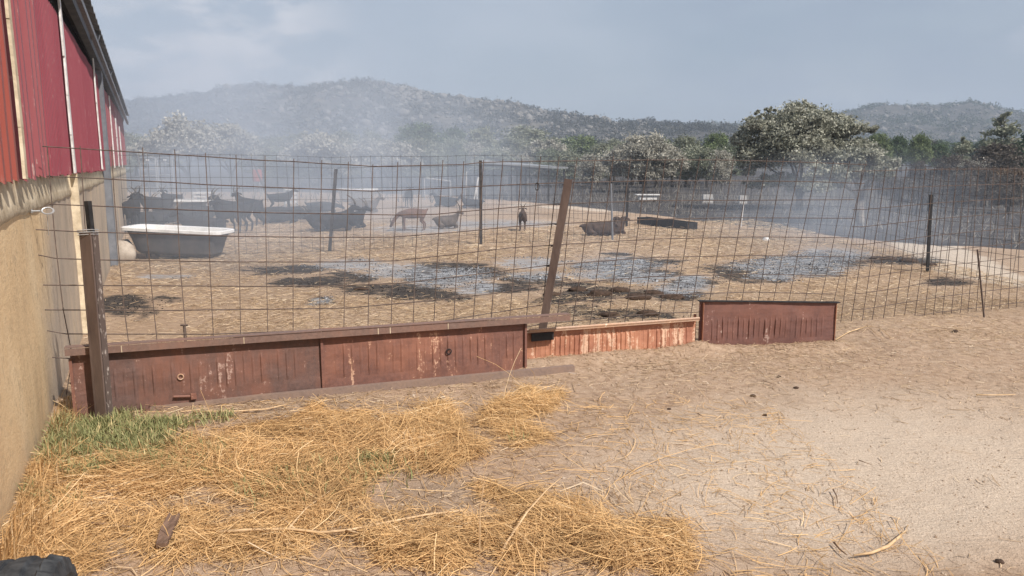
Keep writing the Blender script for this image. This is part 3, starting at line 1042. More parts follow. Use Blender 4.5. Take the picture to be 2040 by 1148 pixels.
# bare dead saplings standing in the thicket
for i, (px, py, hpx, lab) in enumerate([(1822, 430, 45, 'leaning V-shaped dead sapling left of the black post'), (1905, 430, 75, 'tallest bare dead sapling right of the black post'),
                                        (1880, 428, 50, 'thin bare dead sapling beside the black post'), (1838, 424, 40, 'short crooked dead sapling in the burnt thicket')]):
    b = G(px, py)
    s = b.y / F
    mb = MB()
    r = random.Random(i)
    mb.tube([(0, 0, -.05), (r.uniform(-.1, .1), 0, hpx * s * 0.5), (r.uniform(-.3, .3), 0, hpx * s)], [0.035, 0.025, 0.01], 5)
    ro = thing('dead_sapling', lab, 'tree', b)
    mb.build('trunk', M_char, ro)
    mb = MB()
    for k in range(4):
        z0 = hpx * s * r.uniform(0.3, 0.7)
        mb.tube([(0, 0, z0), (r.uniform(-.5, .5), r.uniform(-.2, .2), z0 + r.uniform(.2, .6))], [0.016, 0.005], 4)
    mb.build('branches', M_char, ro)

# ------------------------------------------------------------------ barn
S0 = -0.4672
LL = math.hypot(S0, 1)
BD = Vector((S0, 1, 0)) / LL          # along the wall, away from the camera
BN = Vector((1, -S0, 0)) / LL         # out of the wall, towards the yard
B0 = Vector((-0.7955, 0, 0))


def bw(a, off=0.0, z=0.0):
    return B0 + BD * a + BN * off + Vector((0, 0, z))


BANG = math.atan2(BD.y, BD.x)
A0, A1 = -3.0, 24.5

t = NT('stained_plaster')
m = t.noise(1.0, 6, 0.65, vec=t.pos)
streak = t.noise(1.7, 6, 0.6, vec=t.pos, stretch=(1.0, 1.0, 0.4))
fine = t.noise(30, 5, 0.7, vec=t.pos)
blot = t.noise(9, 6, 0.7, vec=t.pos)
cy = t.ramp(streak, (0.3, (0.54, 0.385, 0.225)), (0.5, (0.69, 0.50, 0.29)), (0.7, (0.76, 0.58, 0.36)))
cg = t.ramp(streak, (0.3, (0.34, 0.285, 0.23)), (0.52, (0.48, 0.39, 0.30)), (0.72, (0.62, 0.49, 0.33)))
sx = t.n.new('ShaderNodeSeparateXYZ')
t.l.new(t.pos, sx.inputs[0])
side = t.math('ADD', t.math('MULTIPLY', t.math('SUBTRACT', sx.outputs[1], 4.75), 1.6), t.math('MULTIPLY', t.math('SUBTRACT', m, 0.5), 2.2))
low = t.math('MULTIPLY', t.math('SUBTRACT', 0.55, sx.outputs[2]), 0.5)
c = t.mix(t.math('ADD', side, low, True), cy, cg)
c = t.mix(t.ramp(blot, (0.56, 0.0), (0.7, 0.35)), c, (0.16, 0.13, 0.10))
foot = t.math('ADD', t.math('MULTIPLY', t.math('SUBTRACT', 0.22, sx.outputs[2]), 2.5), t.math('MULTIPLY', t.math('SUBTRACT', m, 0.5), 1.8))
c = t.mix(t.ramp(foot, (0.1, 0.0), (0.7, 0.6)), c, (0.27, 0.225, 0.18))
crack = t.noise(3.0, 3, 0.5, vec=t.pos, stretch=(1, 1, 0.5), dist=1.5)
c = t.mix(t.ramp(crack, (0.492, 0.0), (0.5, 0.35), (0.508, 0.0)), c, (0.2, 0.16, 0.12))
t.color(c).rough(0.93)
hsum = t.math('ADD', t.math('MULTIPLY', fine, 0.5), t.math('MULTIPLY', blot, 0.35))
t.bump(hsum, 0.8, 0.015)
M_plaster = t.m
M_mortar = simple('crumbly_mortar', (0.42, 0.34, 0.23), (0.70, 0.6, 0.44), 9, 0.95, 0.9)


def clad_mat(name, c1, c2, fade):
    t = NT(name)
    a = t.noise(1.2, 5, 0.6, vec=t.pos, stretch=(1, 1, 0.35))
    f = t.noise(28, 5, 0.7, vec=t.pos, stretch=(1, 1, 0.3))
    c = t.ramp(a, (0.3, c1), (0.7, c2))
    c = t.mix(t.ramp(f, (0.60, 0.0), (0.70, fade)), c, (0.55, 0.42, 0.38))
    sx = t.n.new('ShaderNodeSeparateXYZ')
    t.l.new(t.pos, sx.inputs[0])
    g = t.math('MULTIPLY', t.math('SUBTRACT', 1.85, sx.outputs[2]), 1.1)
    g = t.math('ADD', g, t.math('MULTIPLY', t.math('SUBTRACT', f, 0.62), 2.2))
    c = t.mix(t.ramp(g, (0.18, 0.0), (0.4, fade * 1.2)), c, (0.46, 0.38, 0.33))
    t.color(c).rough(0.5)
    t.bump(f, 0.08, 0.005)
    return t.m


M_clad1 = clad_mat('orange_red_cladding', (0.25, 0.06, 0.045), (0.31, 0.085, 0.065), 0.15)
M_clad2 = clad_mat('faded_crimson_cladding', (0.24, 0.06, 0.07), (0.29, 0.10, 0.105), 0.5)
M_clad3 = clad_mat('crimson_cladding', (0.21, 0.036, 0.052), (0.27, 0.062, 0.078), 0.25)

barn = thing('barn', 'long barn with red corrugated cladding above a stained plaster plinth', 'barn', (0, 0, 0))
mb = MB()
na, nz_ = 160, 24
rr = random.Random(5)
vs = []
for i in range(na + 1):
    a = A0 + (A1 - A0) * (i / na) ** 1.4
    for j in range(nz_ + 1):
        z = -0.3 + j / nz_ * 1.67
        p = bw(a, 0, z)
        d = (mnoise.noise(Vector((a * 1.3, z * 1.3, 0))) * 0.012 + mnoise.noise(Vector((a * 5, z * 4, 3))) * 0.004)
        vs.append(p + BN * d)
mb.add(vs, [(i * (nz_ + 1) + j, (i + 1) * (nz_ + 1) + j, (i + 1) * (nz_ + 1) + j + 1, i * (nz_ + 1) + j + 1) for i in range(na) for j in range(nz_)])
mb.build('wall', M_plaster, barn, smooth=True)
# wall core behind the plaster face and above it
mb = MB()
mb.bar(bw(A0, -0.18, 0.8), bw(A1, -0.18, 0.8), 0.32, 2.1)
mb.build('wall_core', M_plaster, barn)
# sloping rough mortar ledge on top of the plinth
mb = MB()
vs, fs = [], []
n = 260
for i in range(n + 1):
    a = A0 + (A1 - A0) * (i / n) ** 1.5
    k = mnoise.noise(Vector((a * 2.2, 7, 0)))
    k2 = mnoise.noise(Vector((a * 9, 3, 0)))
    vs += [bw(a, -0.016, 1.325 + 0.02 * k + 0.01 * k2), bw(a, 0.013 + 0.005 * k2, 1.365 + 0.012 * k), bw(a, 0.004 + 0.004 * k2, 1.43 + 0.008 * k2), bw(a, -0.02, 1.64)]
for i in range(n):
    for j in range(3):
        fs.append((i * 4 + j, i * 4 + 4 + j, i * 4 + 5 + j, i * 4 + 1 + j))
mb.add(vs, fs)
mb.build('mortar_ledge', M_mortar, barn, smooth=True)


def sheet(a0, a1, z0, z1, pitch, depth, off, mat, label=None, jag=0.03, seed=0):
    """trapezoidal corrugated sheet standing on the wall face"""
    r = random.Random(seed)
    prof = [(0.0, 0.0), (0.38, 0.0), (0.5, 1.0), (0.78, 1.0), (0.9, 0.0)]
    pts = []
    a = a0
    while a < a1:
        for u, d in prof:
            if a + u * pitch <= a1:
                pts.append((a + u * pitch, d))
        a += pitch
    rows = 5
    vs, fs = [], []
    for i, (aa, d) in enumerate(pts):
        zb = z0 + jag * (0.6 - d * 0.8) + r.uniform(-0.012, 0.012) + 0.012 * mnoise.noise(Vector((aa, 0, 0)))
        zt = z1 + 0.0 * d
        for j in range(rows + 1):
            z = zb + (zt - zb) * j / rows
            wob = 0.008 * mnoise.noise(Vector((aa * 1.7, z * 1.3, seed)))
            vs.append(bw(aa, off + d * depth + wob, z))
    for i in range(len(pts) - 1):
        for j in range(rows):
            q = i * (rows + 1) + j
            fs.append((q, q + rows + 1, q + rows + 2, q + 1))
    mb = MB()
    mb.add(vs, fs)
    o = mb.build('cladding_sheet', mat, barn)
    if label:
        o['label'] = label
    return o


sh = [(-2.9, -0.2, M_clad1, 0.22), (-0.18, 2.5, M_clad1, 0.22), (2.52, 4.05, M_clad1, 0.20), (4.07, 4.74, M_clad1, 0.20), (4.82, 5.5, M_clad2, 0.19), (5.52, 6.1, M_clad2, 0.19), (6.12, 7.76, M_clad3, 0.10),
      (7.92, 9.9, M_clad3, 0.11), (9.92, 12.08, M_clad3, 0.11), (12.22, 13.2, M_clad3, 0.11)]
for i, (a0, a1, mt, pt) in enumerate(sh):
    sheet(a0, a1, 1.545 + 0.01 * random.random(), 2.95 + random.uniform(-.03, .03), pt, 0.03, 0.016 + 0.004 * (i % 2), mt, seed=i)
for i, (a0, a1) in enumerate([(13.7, 13.83), (14.2, 16.1), (16.3, 18.2), (18.6, 20.1), (20.5, 24.3)]):
    sheet(a0, a1, 1.6, 2.92, 0.2, 0.03, 0.016, M_clad2, seed=20 + i)
# pale flashing strips between the bays
for a, w_, m_, z1 in [(4.78, 0.09, M_mortar, 3.0), (7.84, 0.13, M_white, 3.3), (12.15, 0.10, M_white, 3.1), (14.0, 0.32, M_white, 2.75), (16.2, 0.14, M_white, 2.9), (18.4, 0.3, M_white, 2.6), (20.3, 0.3, M_white, 2.5)]:
    mb = MB()
    p = [bw(a + 0.015 * math.sin(k * 1.9 + a), 0.062, 1.56 + (z1 - 1.56) * k / 5) for k in range(6)]
    for k in range(5):
        mb.bar(p[k], p[k + 1], w_ * random.uniform(0.8, 1.1), 0.016, up=BN)
    mb.build('flashing_strip', m_, barn)
# steel columns on the plinth
for a, w_, m_, zt, of in [(7.95, 0.07, M_mortar, 1.55, 0.02), (13.45, 0.34, M_beam, 3.05, 0.05)]:
    mb = MB()
    mb.bar(bw(a, of, -0.1), bw(a, of, zt), w_, 0.1, up=BN)
    mb.build('column', m_, barn)
# near-black sheet painted as the vent gap's shade; purlins, eave and roof
mb = MB()
mb.bar(bw(A0, -0.14, 2.5), bw(A1, -0.14, 2.0), 0.04, 2.4)
mb.build('vent_gap_shade', M_dark, barn)
for off, z, s in ((0.02, 3.42, 0.09), (0.15, 3.30, 0.05)):
    mb = MB()
    mb.bar(bw(A0, off, z + 0.33 - 0.035 * A0), bw(A1, off, z + 0.33 - 0.035 * A1), s, s * 1.4)
    mb.build('purlin', M_beam, barn)
for a in [1.8, 5.16, 8.58, 12.0, 15.4, 18.8, 22.2]:
    mb = MB()
    dz = 0.33 - 0.035 * a
    mb.bar(bw(a, -0.4, 3.66 + dz), bw(a, 0.17, 3.44 + dz), 0.12, 0.09)
    mb.build('rafter_end', M_beam, barn)
vs, fs = [], []
n = 300
for i in range(n + 1):
    a = A0 + (A1 - A0) * i / n
    hgt = 0.022 * (1 if (i // 2) % 2 else -1)
    dz = 0.33 - 0.035 * a
    for off, zz in ((0.20, 3.52), (-0.6, 3.80), (-7.0, 5.9), (-14.0, 3.6)):
        vs.append(bw(a, off, zz + hgt + dz))
for i in range(n):
    for j in range(3):
        fs.append((i * 4 + j, i * 4 + 4 + j, i * 4 + 5 + j, i * 4 + 1 + j))
mb = MB()
mb.add(vs, fs)
mb.build('roof', M_greyroof, barn)
# far gable end and rear wall, seen only from other sides
mb = MB()
for a in (A1 - 0.05, A0 + 0.05):
    vs = [bw(a, -0.02, 0), bw(a, -13.8, 0), bw(a, -13.8, 3.0), bw(a, -7, 5.2), bw(a, -0.16, 3.05)]
    mb.add(vs, [(0, 1, 2, 3, 4)])
mb.add([bw(A0, -13.8, -.1), bw(A1, -13.8, -.1), bw(A1, -13.8, 3.0), bw(A0, -13.8, 3.0)], [(0, 1, 2, 3)])
mb.build('gable_wall', M_plaster, barn)

# eye bolt in the wall
eb = thing('eye_bolt', 'galvanised eye bolt sticking out of the barn wall with a wire hanging from it', 'bolt', bw(5.30, 0, 1.35))
mb = MB()
mb.tube([(0, 0, 0), BN * 0.055], 0.006, 6)
mb.tube([(0, 0, 0), BN * 0.012], 0.014, 6)
mb.build('shank', M_galv, eb)
mb = MB()
mb.ring(BN * 0.095, 0.032, 0.006, BN, Vector((0, 0, 1)) * 0.62 + BD * 0.5, 18, 5)
mb.build('eye', M_galv, eb)
mb = MB()
mb.tube([BN * 0.09 + Vector((0, 0, -0.02)), BN * 0.085 + BD * 0.03 + Vector((0, 0, -0.10)), BN * 0.08 + BD * 0.06 + Vector((0, 0, -0.16))], 0.0022, 3)
mb.build('wire_tail', M_galv, eb)

# ------------------------------------------------------------------ front mesh fence
FPOLY = [(-3.35, 4.86), (-2.7, 5.15), (0.2, 6.35), (1.8, 7.12), (3.1, 7.58), (5.7, 8.55), (9.5, 9.9)]


def fence_pt(px, py, off=0.0):
    d = ray(px, py)
    u = d[0] / d[1]
    for (x0, y0), (x1, y1) in zip(FPOLY[:-1], FPOLY[1:]):
        # X = u Y on the segment
        dx, dy = x1 - x0, y1 - y0
        den = dx - u * dy
        if abs(den) < 1e-9:
            continue
        t_ = (u * y0 - x0) / den
        if -1e-6 <= t_ <= 1 + 1e-6 or (t_ > 1 and (x1, y1) == FPOLY[-1]) or (t_ < 0 and (x0, y0) == FPOLY[0]):
            Y = y0 + t_ * dy + off
            k = Y / d[1]
            return Vector((d[0] * k, Y, H + d[2] * k))
    raise ValueError((px, py))


# rows of sheet A: (x, y) picks per horizontal wire
ROWS_A = [
    [(84, 291.7), (200, 299), (290, 304.7), (348, 308.5), (409, 312), (469, 316.5), (528, 320), (585, 322), (641, 326), (693, 328.4), (744, 331.8), (790, 331), (882, 329), (923, 328), (963, 323.5), (1040, 322), (1150, 320.6), (1291, 319), (1428, 318.8), (1562, 322), (1728, 328.4)],
    [(92, 351), (200, 356), (287, 361), (349, 364), (409, 368), (526, 373), (637, 377), (691, 379), (740, 381), (790, 379.4), (920, 373.5), (1023, 368), (1109, 364.7), (1288, 360.3), (1450, 360.4), (1618, 362), (1722, 366)],
    [(98, 407), (200, 411), (289, 415), (410, 420), (526, 424), (684, 426.6), (788, 428.5), (870, 427), (920, 422), (1029, 412.6), (1109, 406.5), (1300, 400), (1500, 399), (1702, 398)],
    [(59, 457), (162, 462), (300, 466), (470, 471), (636, 473.2), (782, 472.6), (906, 463), (1023, 451.5), (1109, 446), (1300, 436.8), (1451, 434), (1702, 435)],
    [(76, 508), (111, 515), (200, 518), (470, 522), (684, 522), (785, 519.7), (906, 507), (1017, 494), (1109, 488), (1300, 476.5), (1500, 472), (1690, 474)],
    [(86, 568), (200, 569), (530, 570.7), (690, 569), (800, 564), (947, 547), (1097, 528), (1300, 513), (1500, 509), (1680, 512)],
    [(89, 617.6), (340, 618.5), (690, 614), (850, 600), (1000, 583), (1112, 566), (1300, 551), (1500, 546), (1670, 550)],
    [(89, 658), (132, 665.5), (424, 666), (700, 655), (880, 640), (1090, 606), (1300, 588), (1500, 582), (1660, 586)],
    [(104, 712), (146, 715), (424, 712), (700, 697), (900, 678), (1085, 645), (1300, 625), (1500, 618), (1655, 622)],
    [(170, 762), (424, 757), (700, 738), (900, 712), (1085, 680), (1300, 660), (1500, 652), (1652, 655)],
]
VERT_A = [([(94, 292), (102, 390), (108, 460), (119, 560), (126, 617), (144.5, 712)]), ([(159.5, 291), (164, 353), (167, 412), (176, 560), (190, 700), (196, 770)]),
          ([(222, 292), (226.6, 377), (235, 487), (238, 520), (247.7, 617), (256, 682), (262, 770)]), ([(284, 294), (291, 451), (298, 520), (300.5, 560), (312.6, 677), (320, 765)]),
          ([(348, 298), (358, 520), (371, 670), (377, 762)])]
for tp, bt in [(409, 425), (470, 479.5), (528, 533.5), (585.5, 584), (641, 637), (694, 685), (743, 733), (792.5, 779), (838.5, 823), (882.5, 864), (924, 903.5), (963.5, 942),
               (1002, 978), (1040, 1014.6), (1077, 1048), (1114, 1079), (1150, 1109), (1186, 1142), (1222, 1177), (1256.5, 1213), (1291, 1246.5), (1326, 1281), (1360.5, 1313)]:
    ybt = 668 - max(0, (bt - 424)) * 0.042
    ytp = np.interp(tp, [q[0] for q in ROWS_A[0]], [q[1] for q in ROWS_A[0]]) - random.uniform(4, 11)
    k = (bt - tp) / (ybt - ytp)
    pts = [(tp, ytp)]
    for u in (0.33, 0.66, 1.0, 1.25):
        yy = ytp + (ybt - ytp) * u
        pts.append((tp + k * (yy - ytp) + (random.uniform(-1.6, 1.6) if u < 1 else 0), yy))
    VERT_A.append(pts)
for tp, bt in [(1394.5, 1346), (1428, 1381), (1462, 1414), (1496, 1447), (1529, 1478), (1561.5, 1511), (1595, 1541), (1628.5, 1572), (1661, 1604), (1693, 1635), (1726, 1662)]:
    ytp = np.interp(tp, [q[0] for q in ROWS_A[0]], [q[1] for q in ROWS_A[0]]) - random.uniform(4, 9)
    ybt = 598
    k = (bt - tp) / (ybt - ytp)
    VERT_A.append([(tp, ytp), (tp + k * 90 + random.uniform(-1.5, 1.5), ytp + 90), (tp + k * 190 + random.uniform(-1.5, 1.5), ytp + 190), (bt, ybt), (bt + k * 70, ybt + 70)])
ROWS_B0 = [(1700, 341), (2040, 337), (2120, 336)]
ROWS_BN = []
lft = [341, 378.6, 417.5, 451.7, 487, 521, 552, 584, 616, 646]
rgt = [336.8, 366, 394, 422.5, 452.6, 483, 512, 541, 571, 602]
for l_, r_ in zip(lft, rgt):
    ROWS_BN.append([(1698, l_ + 0.5), (1722, l_), (1870, (l_ + r_) / 2 - 1.5), (2040, r_), (2130, r_ - (l_ - r_) * 0.15)])
VERT_B = []
for tp, bt in [(1718, 1674), (1743, 1695), (1765, 1717), (1787, 1737), (1806, 1759), (1825, 1780), (1844, 1801), (1862, 1822), (1877, 1841), (1892, 1859), (1907, 1877), (1922, 1895), (1936, 1913),
               (1950, 1928), (1966, 1944), (1980, 1960), (1994, 1975), (2008, 1991), (2022, 2008), (2037, 2024), (2052, 2040), (2067, 2056), (2082, 2072), (2097, 2088)]:
    yb = np.interp(tp, [1718, 2040], [650, 618])
    VERT_B.append([(tp, 341 - (tp - 1718) * 0.013 - random.uniform(3, 7)), ((tp * 2 + bt) / 3 + random.uniform(-1, 1), 440), ((tp + 2 * bt) / 3, 540), (bt, yb)])


def fence_sheet(name, rows, verts, label, off_v, off_h, r):
    p0 = fence_pt(*rows[0][0])
    ro = thing(name, label, 'fence', (p0.x, p0.y, 0))
    o0 = Vector((p0.x, p0.y, 0))
    for kind_, lst, of in (('horizontal_wire', rows, off_h), ('vertical_wire', verts, off_v)):
        for pl in lst:
            pts = [fence_pt(x_, y_, of) for x_, y_ in pl]
            if kind_ == 'vertical_wire':
                pts[-1].z = max(pts[-1].z, 0.005)
            MB().tube([q - o0 for q in pts], r, 4, cap=False).build(kind_, M_wire, ro)
    return ro


fa = fence_sheet('mesh_fence', ROWS_A, VERT_A, 'rusty steel reinforcing mesh fence above the rusty side boards, from barn wall to oak', 0.0, 0.006, 0.0037)
fb = fence_sheet('mesh_fence', ROWS_BN, VERT_B, 'rusty reinforcing mesh sheet standing on bare ground right of the board fence', 0.015, 0.021, 0.0034)
o0 = fa.location
MB().tube([fence_pt(145, 713) - o0, fence_pt(138, 750) - o0, fence_pt(132, 787) - o0], 0.003, 4).build('bent_wire', M_wire, fa)
MB().tube([fence_pt(139, 762) - o0, fence_pt(150, 780) - o0, fence_pt(155, 812) - o0], 0.003, 4).build('bent_wire', M_wire, fa)
q = fence_pt(1070, 367) - o0
MB().ring(q + Vector((0, -0.01, -0.02)), 0.03, 0.004, Vector((0.6, 0.3, 0)), Vector((0, 0, 1)), 14, 4).build('wire_loop', M_blackpost, fa)

# fence posts of the front line
pb = G(204, 846)
ptm = Vector((xat(171, pb.y, zat(464, pb.y)), pb.y, zat(464, pb.y)))
po = thing('fence_post', 'dark brown steel channel post beside the barn wall, wire tied at its head', 'post', pb, 0, 'posts of the front fence')
mb = MB()
rel = ptm - pb
mb.bar((0, 0, -0.1), rel, 0.075, 0.012, up=Vector((0.3, 1, 0)))
mb.bar((-0.033, 0.03, -0.1), rel + Vector((-0.033, 0.03, 0)), 0.01, 0.055, up=Vector((0.3, 1, 0)))
mb.build('channel', M_post, po)
mb = MB()
mb.bar((0.041, 0.026, -0.1), rel + Vector((0.041, 0.026, 0)), 0.006, 0.045, up=Vector((0.3, 1, 0)))
mb.build('channel_edge', M_postedge, po)
mb = MB()
mb.bar(rel + Vector((0.0, 0.07, -0.35)), rel + Vector((-0.012, 0.075, 0.19)), 0.03, 0.03, up=Vector((0.3, 1, 0)))
mb.build('inner_stake', M_blackpost, po)
mb = MB()
for k in range(3):
    z_ = 0.015 - 0.014 * k
    mb.tube([rel + Vector((-0.045, -0.012, z_)), rel + Vector((0.05, -0.012, z_ + 0.006)), rel + Vector((0.05, 0.05, z_)), rel + Vector((-0.04, 0.05, z_))], 0.003, 4)
mb.build('wire_tie', M_galv, po)

b = fence_pt(1078, 700)
b = Vector((b.x, b.y - 0.02, 0))
tpz = zat(357, b.y)
tpt = Vector((xat(1132, b.y, tpz), b.y - 0.02, tpz))
zb_ = zat(645, b.y)
xb_ = xat(1079, b.y, zb_)
slope = (tpt.x - xb_) / (tpz - zb_)
b.x = tpt.x - slope * tpz
lp = thing('fence_post', 'leaning brown flat post tied to the mesh in the middle of the fence', 'post', b, 0, 'posts of the front fence')
mb = MB()
mb.bar((0, 0, -0.1), tpt - b, 0.062, 0.03, up=Vector((0.2, 1, 0)))
mb.build('bar', M_post, lp)
mb = MB()
mb.bar(Vector((0.034, 0.01, -0.1)), tpt - b + Vector((0.034, 0.01, 0)), 0.006, 0.03, up=Vector((0.2, 1, 0)))
mb.build('bar_edge', M_postedge, lp)
for yy in (367, 406, 446, 489, 529):
    q = fence_pt(np.interp(yy, [357, 645], [1132, 1078]), yy) - b
    MB().ring(q + Vector((0, -0.03, 0)), 0.045, 0.003, (1, 0, 0.1), (0, 0.7, 0), 12, 4).build('wire_tie', M_blackpost, lp)

# small T-shaped rod standing behind the boards
q = G(373, 745)
rd = thing('iron_peg', 'short rusty iron peg with a bent head behind the left board', 'peg', q)
mb = MB()
zt = zat(648, q.y)
mb.tube([(0, 0, -0.05), (0, 0, zt)], 0.008, 5)
mb.tube([(-0.025, 0, zt), (0.03, 0, zt)], 0.008, 5)
mb.build('peg', M_wire, rd)
# thin leaning rod at right
q = G(1962, 630)
zt = zat(497, q.y)
rd = thing('iron_rod', 'thin rusty rod leaning against the right mesh sheet', 'rod', q)
MB().tube([(0, 0, -0.05), (xat(1946, q.y, zt) - q.x, -0.01, zt)], 0.010, 5).build('rod', M_wire, rd)

# ------------------------------------------------------------------ rusty side boards


def rust_mat(name, base1, base2, orange, flake, amt, flk=0.63, og=0.5):
    t = NT(name)
    big = t.noise(2.3, 5, 0.6, vec=t.pos)
    st = t.noise(7, 6, 0.7, vec=t.pos, stretch=(1.7, 1.7, 0.28))
    fi = t.noise(38, 5, 0.75, vec=t.pos)
    c = t.ramp(fi, (0.3, base1), (0.7, base2))
    c = t.mix(t.ramp(t.math('ADD', t.math('MULTIPLY', big, 0.6), t.math('MULTIPLY', st, 0.4)), (og - 0.04, 0.0), (og + 0.12, amt)), c, orange)
    fl = t.math('ADD', t.math('MULTIPLY', st, 0.65), t.math('MULTIPLY', fi, 0.35))
    c = t.mix(t.ramp(fl, (flk, 0.0), (flk + 0.03, 0.85)), c, flake)
    speck = t.noise(120, 2, 0.5, vec=t.pos)
    c = t.mix(t.ramp(speck, (0.72, 0.0), (0.76, 0.6)), c, (0.5, 0.36, 0.28))
    t.color(c).rough(0.62)
    t.b.inputs['Specular IOR Level'].default_value = 0.35
    t.bump(fi, 0.25, 0.006)
    return t.m


M_rust1 = rust_mat('brown_primer_rust', (0.095, 0.06, 0.052), (0.16, 0.095, 0.08), (0.24, 0.105, 0.07), (0.42, 0.30, 0.25), 0.7, 0.60)
M_rust2 = rust_mat('red_brown_rust', (0.13, 0.065, 0.052), (0.21, 0.10, 0.075), (0.29, 0.13, 0.085), (0.60, 0.38, 0.26), 0.8, 0.575, 0.5)
M_rust3 = rust_mat('orange_flaking_rust', (0.26, 0.11, 0.07), (0.40, 0.18, 0.115), (0.47, 0.22, 0.13), (0.66, 0.46, 0.33), 0.8, 0.53, 0.44)
M_rust4 = rust_mat('maroon_primer_rust', (0.12, 0.062, 0.053), (0.19, 0.092, 0.075), (0.24, 0.11, 0.08), (0.48, 0.36, 0.31), 0.6, 0.60, 0.52)
M_rail = rust_mat('dull_rail_paint', (0.13, 0.085, 0.07), (0.21, 0.14, 0.115), (0.25, 0.13, 0.09), (0.55, 0.45, 0.38), 0.5, 0.66)
M_railpale = rust_mat('pale_rail_rust', (0.33, 0.22, 0.16), (0.5, 0.34, 0.24), (0.5, 0.28, 0.16), (0.7, 0.56, 0.43), 0.6, 0.56)
M_sill = rust_mat('dusty_sill_paint', (0.17, 0.125, 0.105), (0.26, 0.19, 0.155), (0.3, 0.2, 0.14), (0.5, 0.4, 0.32), 0.5, 0.66)


def plate(name, P0, P1, zb, zt, nrib, v0, v1, depth, mat, parent, o0, margin=0.06, rw=0.28, seed=0, round_=True):
    """pressed sheet from P0 to P1 (plan), zb/zt = (left,right) heights, vertical flutes between v0 and v1"""
    P0, P1 = Vector((*P0, 0)), Vector((*P1, 0))
    T = (P1 - P0)
    L = T.length
    T.normalize()
    Nn = Vector((T.y, -T.x, 0))
    r = random.Random(seed)
    us = [0.0]
    offs = [None]
    step = (1 - 2 * margin) / nrib
    jit = [(r.uniform(-.03, .03), r.uniform(-.03, .03), r.uniform(0.15, 1.15)) for _ in range(nrib)]
    for i in range(nrib):
        c_ = margin + (i + 0.5) * step
        for k, q in ((-0.5 * rw, 0.0), (-0.25 * rw, 0.8), (0.0, 1.0), (0.25 * rw, 0.8), (0.5 * rw, 0.0)):
            us.append(c_ + k * step)
            offs.append((i, q))
    us.append(1.0)
    offs.append(None)
    nv = 15
    vs, fs = [], []
    for i, u in enumerate(us):
        base = P0.lerp(P1, u)
        b_, t_ = zb[0] + (zb[1] - zb[0]) * u, zt[0] + (zt[1] - zt[0]) * u
        for j in range(nv + 1):
            v = j / nv
            d = 0.013 * mnoise.noise(Vector((u * L * 2.1, v * 1.6, seed * 3.3))) + 0.004 * mnoise.noise(Vector((u * L * 9, v * 7, seed)))
            if offs[i] is not None:
                k, q = offs[i]
                a_, b2 = v0 + jit[k][0], v1 + jit[k][1]
                e = max(0, min(1, (v - a_) / 0.07)) * max(0, min(1, (b2 - v) / 0.07))
                d += depth * q * e * jit[k][2]
            vs.append(base + Nn * d + Vector((0, 0, b_ + (t_ - b_) * v)) - o0)
    nvv = nv + 1
    for i in range(len(us) - 1):
        for j in range(nv):
            q = i * nvv + j
            fs.append((q, q + nvv, q + nvv + 1, q + 1))
    nb = len(vs)
    for q in list(vs):
        vs.append(q - Nn * 0.004)
    fs += [tuple(nb + k for k in f[::-1]) for f in fs]
    m = len(us)
    for i in range(m - 1):
        a = i * nvv
        fs.append((a, a + nb, a + nvv + nb, a + nvv))
        a = i * nvv + nv
        fs.append((a, a + nvv, a + nvv + nb, a + nb))
    for j in range(nv):
        fs.append((j, j + 1, j + 1 + nb, j + nb))
        a = (m - 1) * nvv + j
        fs.append((a, a + nb, a + nb + 1, a + 1))
    mb = MB()
    mb.add(vs, fs)
    o = mb.build(name, mat, parent)
    return o, Nn, T


# board A+B with long rails
PL = G(152, 838)
PM = G(647, 780)
PR = G(1046, 738)
o0 = Vector((PL.x, PL.y, 0))
sb = thing('side_board', 'long dark rusty steel side board with two fluted panels, rail on top, nearest the barn', 'side board', o0)


def zz(py, P, dy=0.0):
    return zat(py, P.y + dy)


PMl = PL.lerp(PR, (PM.x - PL.x) / (PR.x - PL.x))
_, NA, TA = plate('fluted_panel', PL.xy, PMl.xy, (-0.03, -0.0), (zz(706, PL), zz(655, PMl)), 22, 0.28, 0.72, 0.007, M_rust1, sb, o0, 0.1, 0.35, 1)
sb.children[-1]['label'] = 'dark brown fluted panel with ring and bolt'
_, _, _ = plate('fluted_panel', (PMl + TA * 0.004).xy, PR.xy, (0.0, 0.0), (zz(655, PMl), zz(635, PR)), 24, 0.22, 0.74, 0.007, M_rust2, sb, o0, 0.04, 0.35, 2)
for P, pt_ in ((PL, 706), (PMl, 655), (PR, 638)):
    mb = MB()
    zt_ = zz(pt_, P)
    mb.bar(P - o0 + NA * 0.009 + Vector((0, 0, 0.0)), P - o0 + NA * 0.009 + Vector((0, 0, zt_ - 0.03)), 0.018, 0.014, up=NA)
    mb.build('seam_strip', M_rust2, sb)
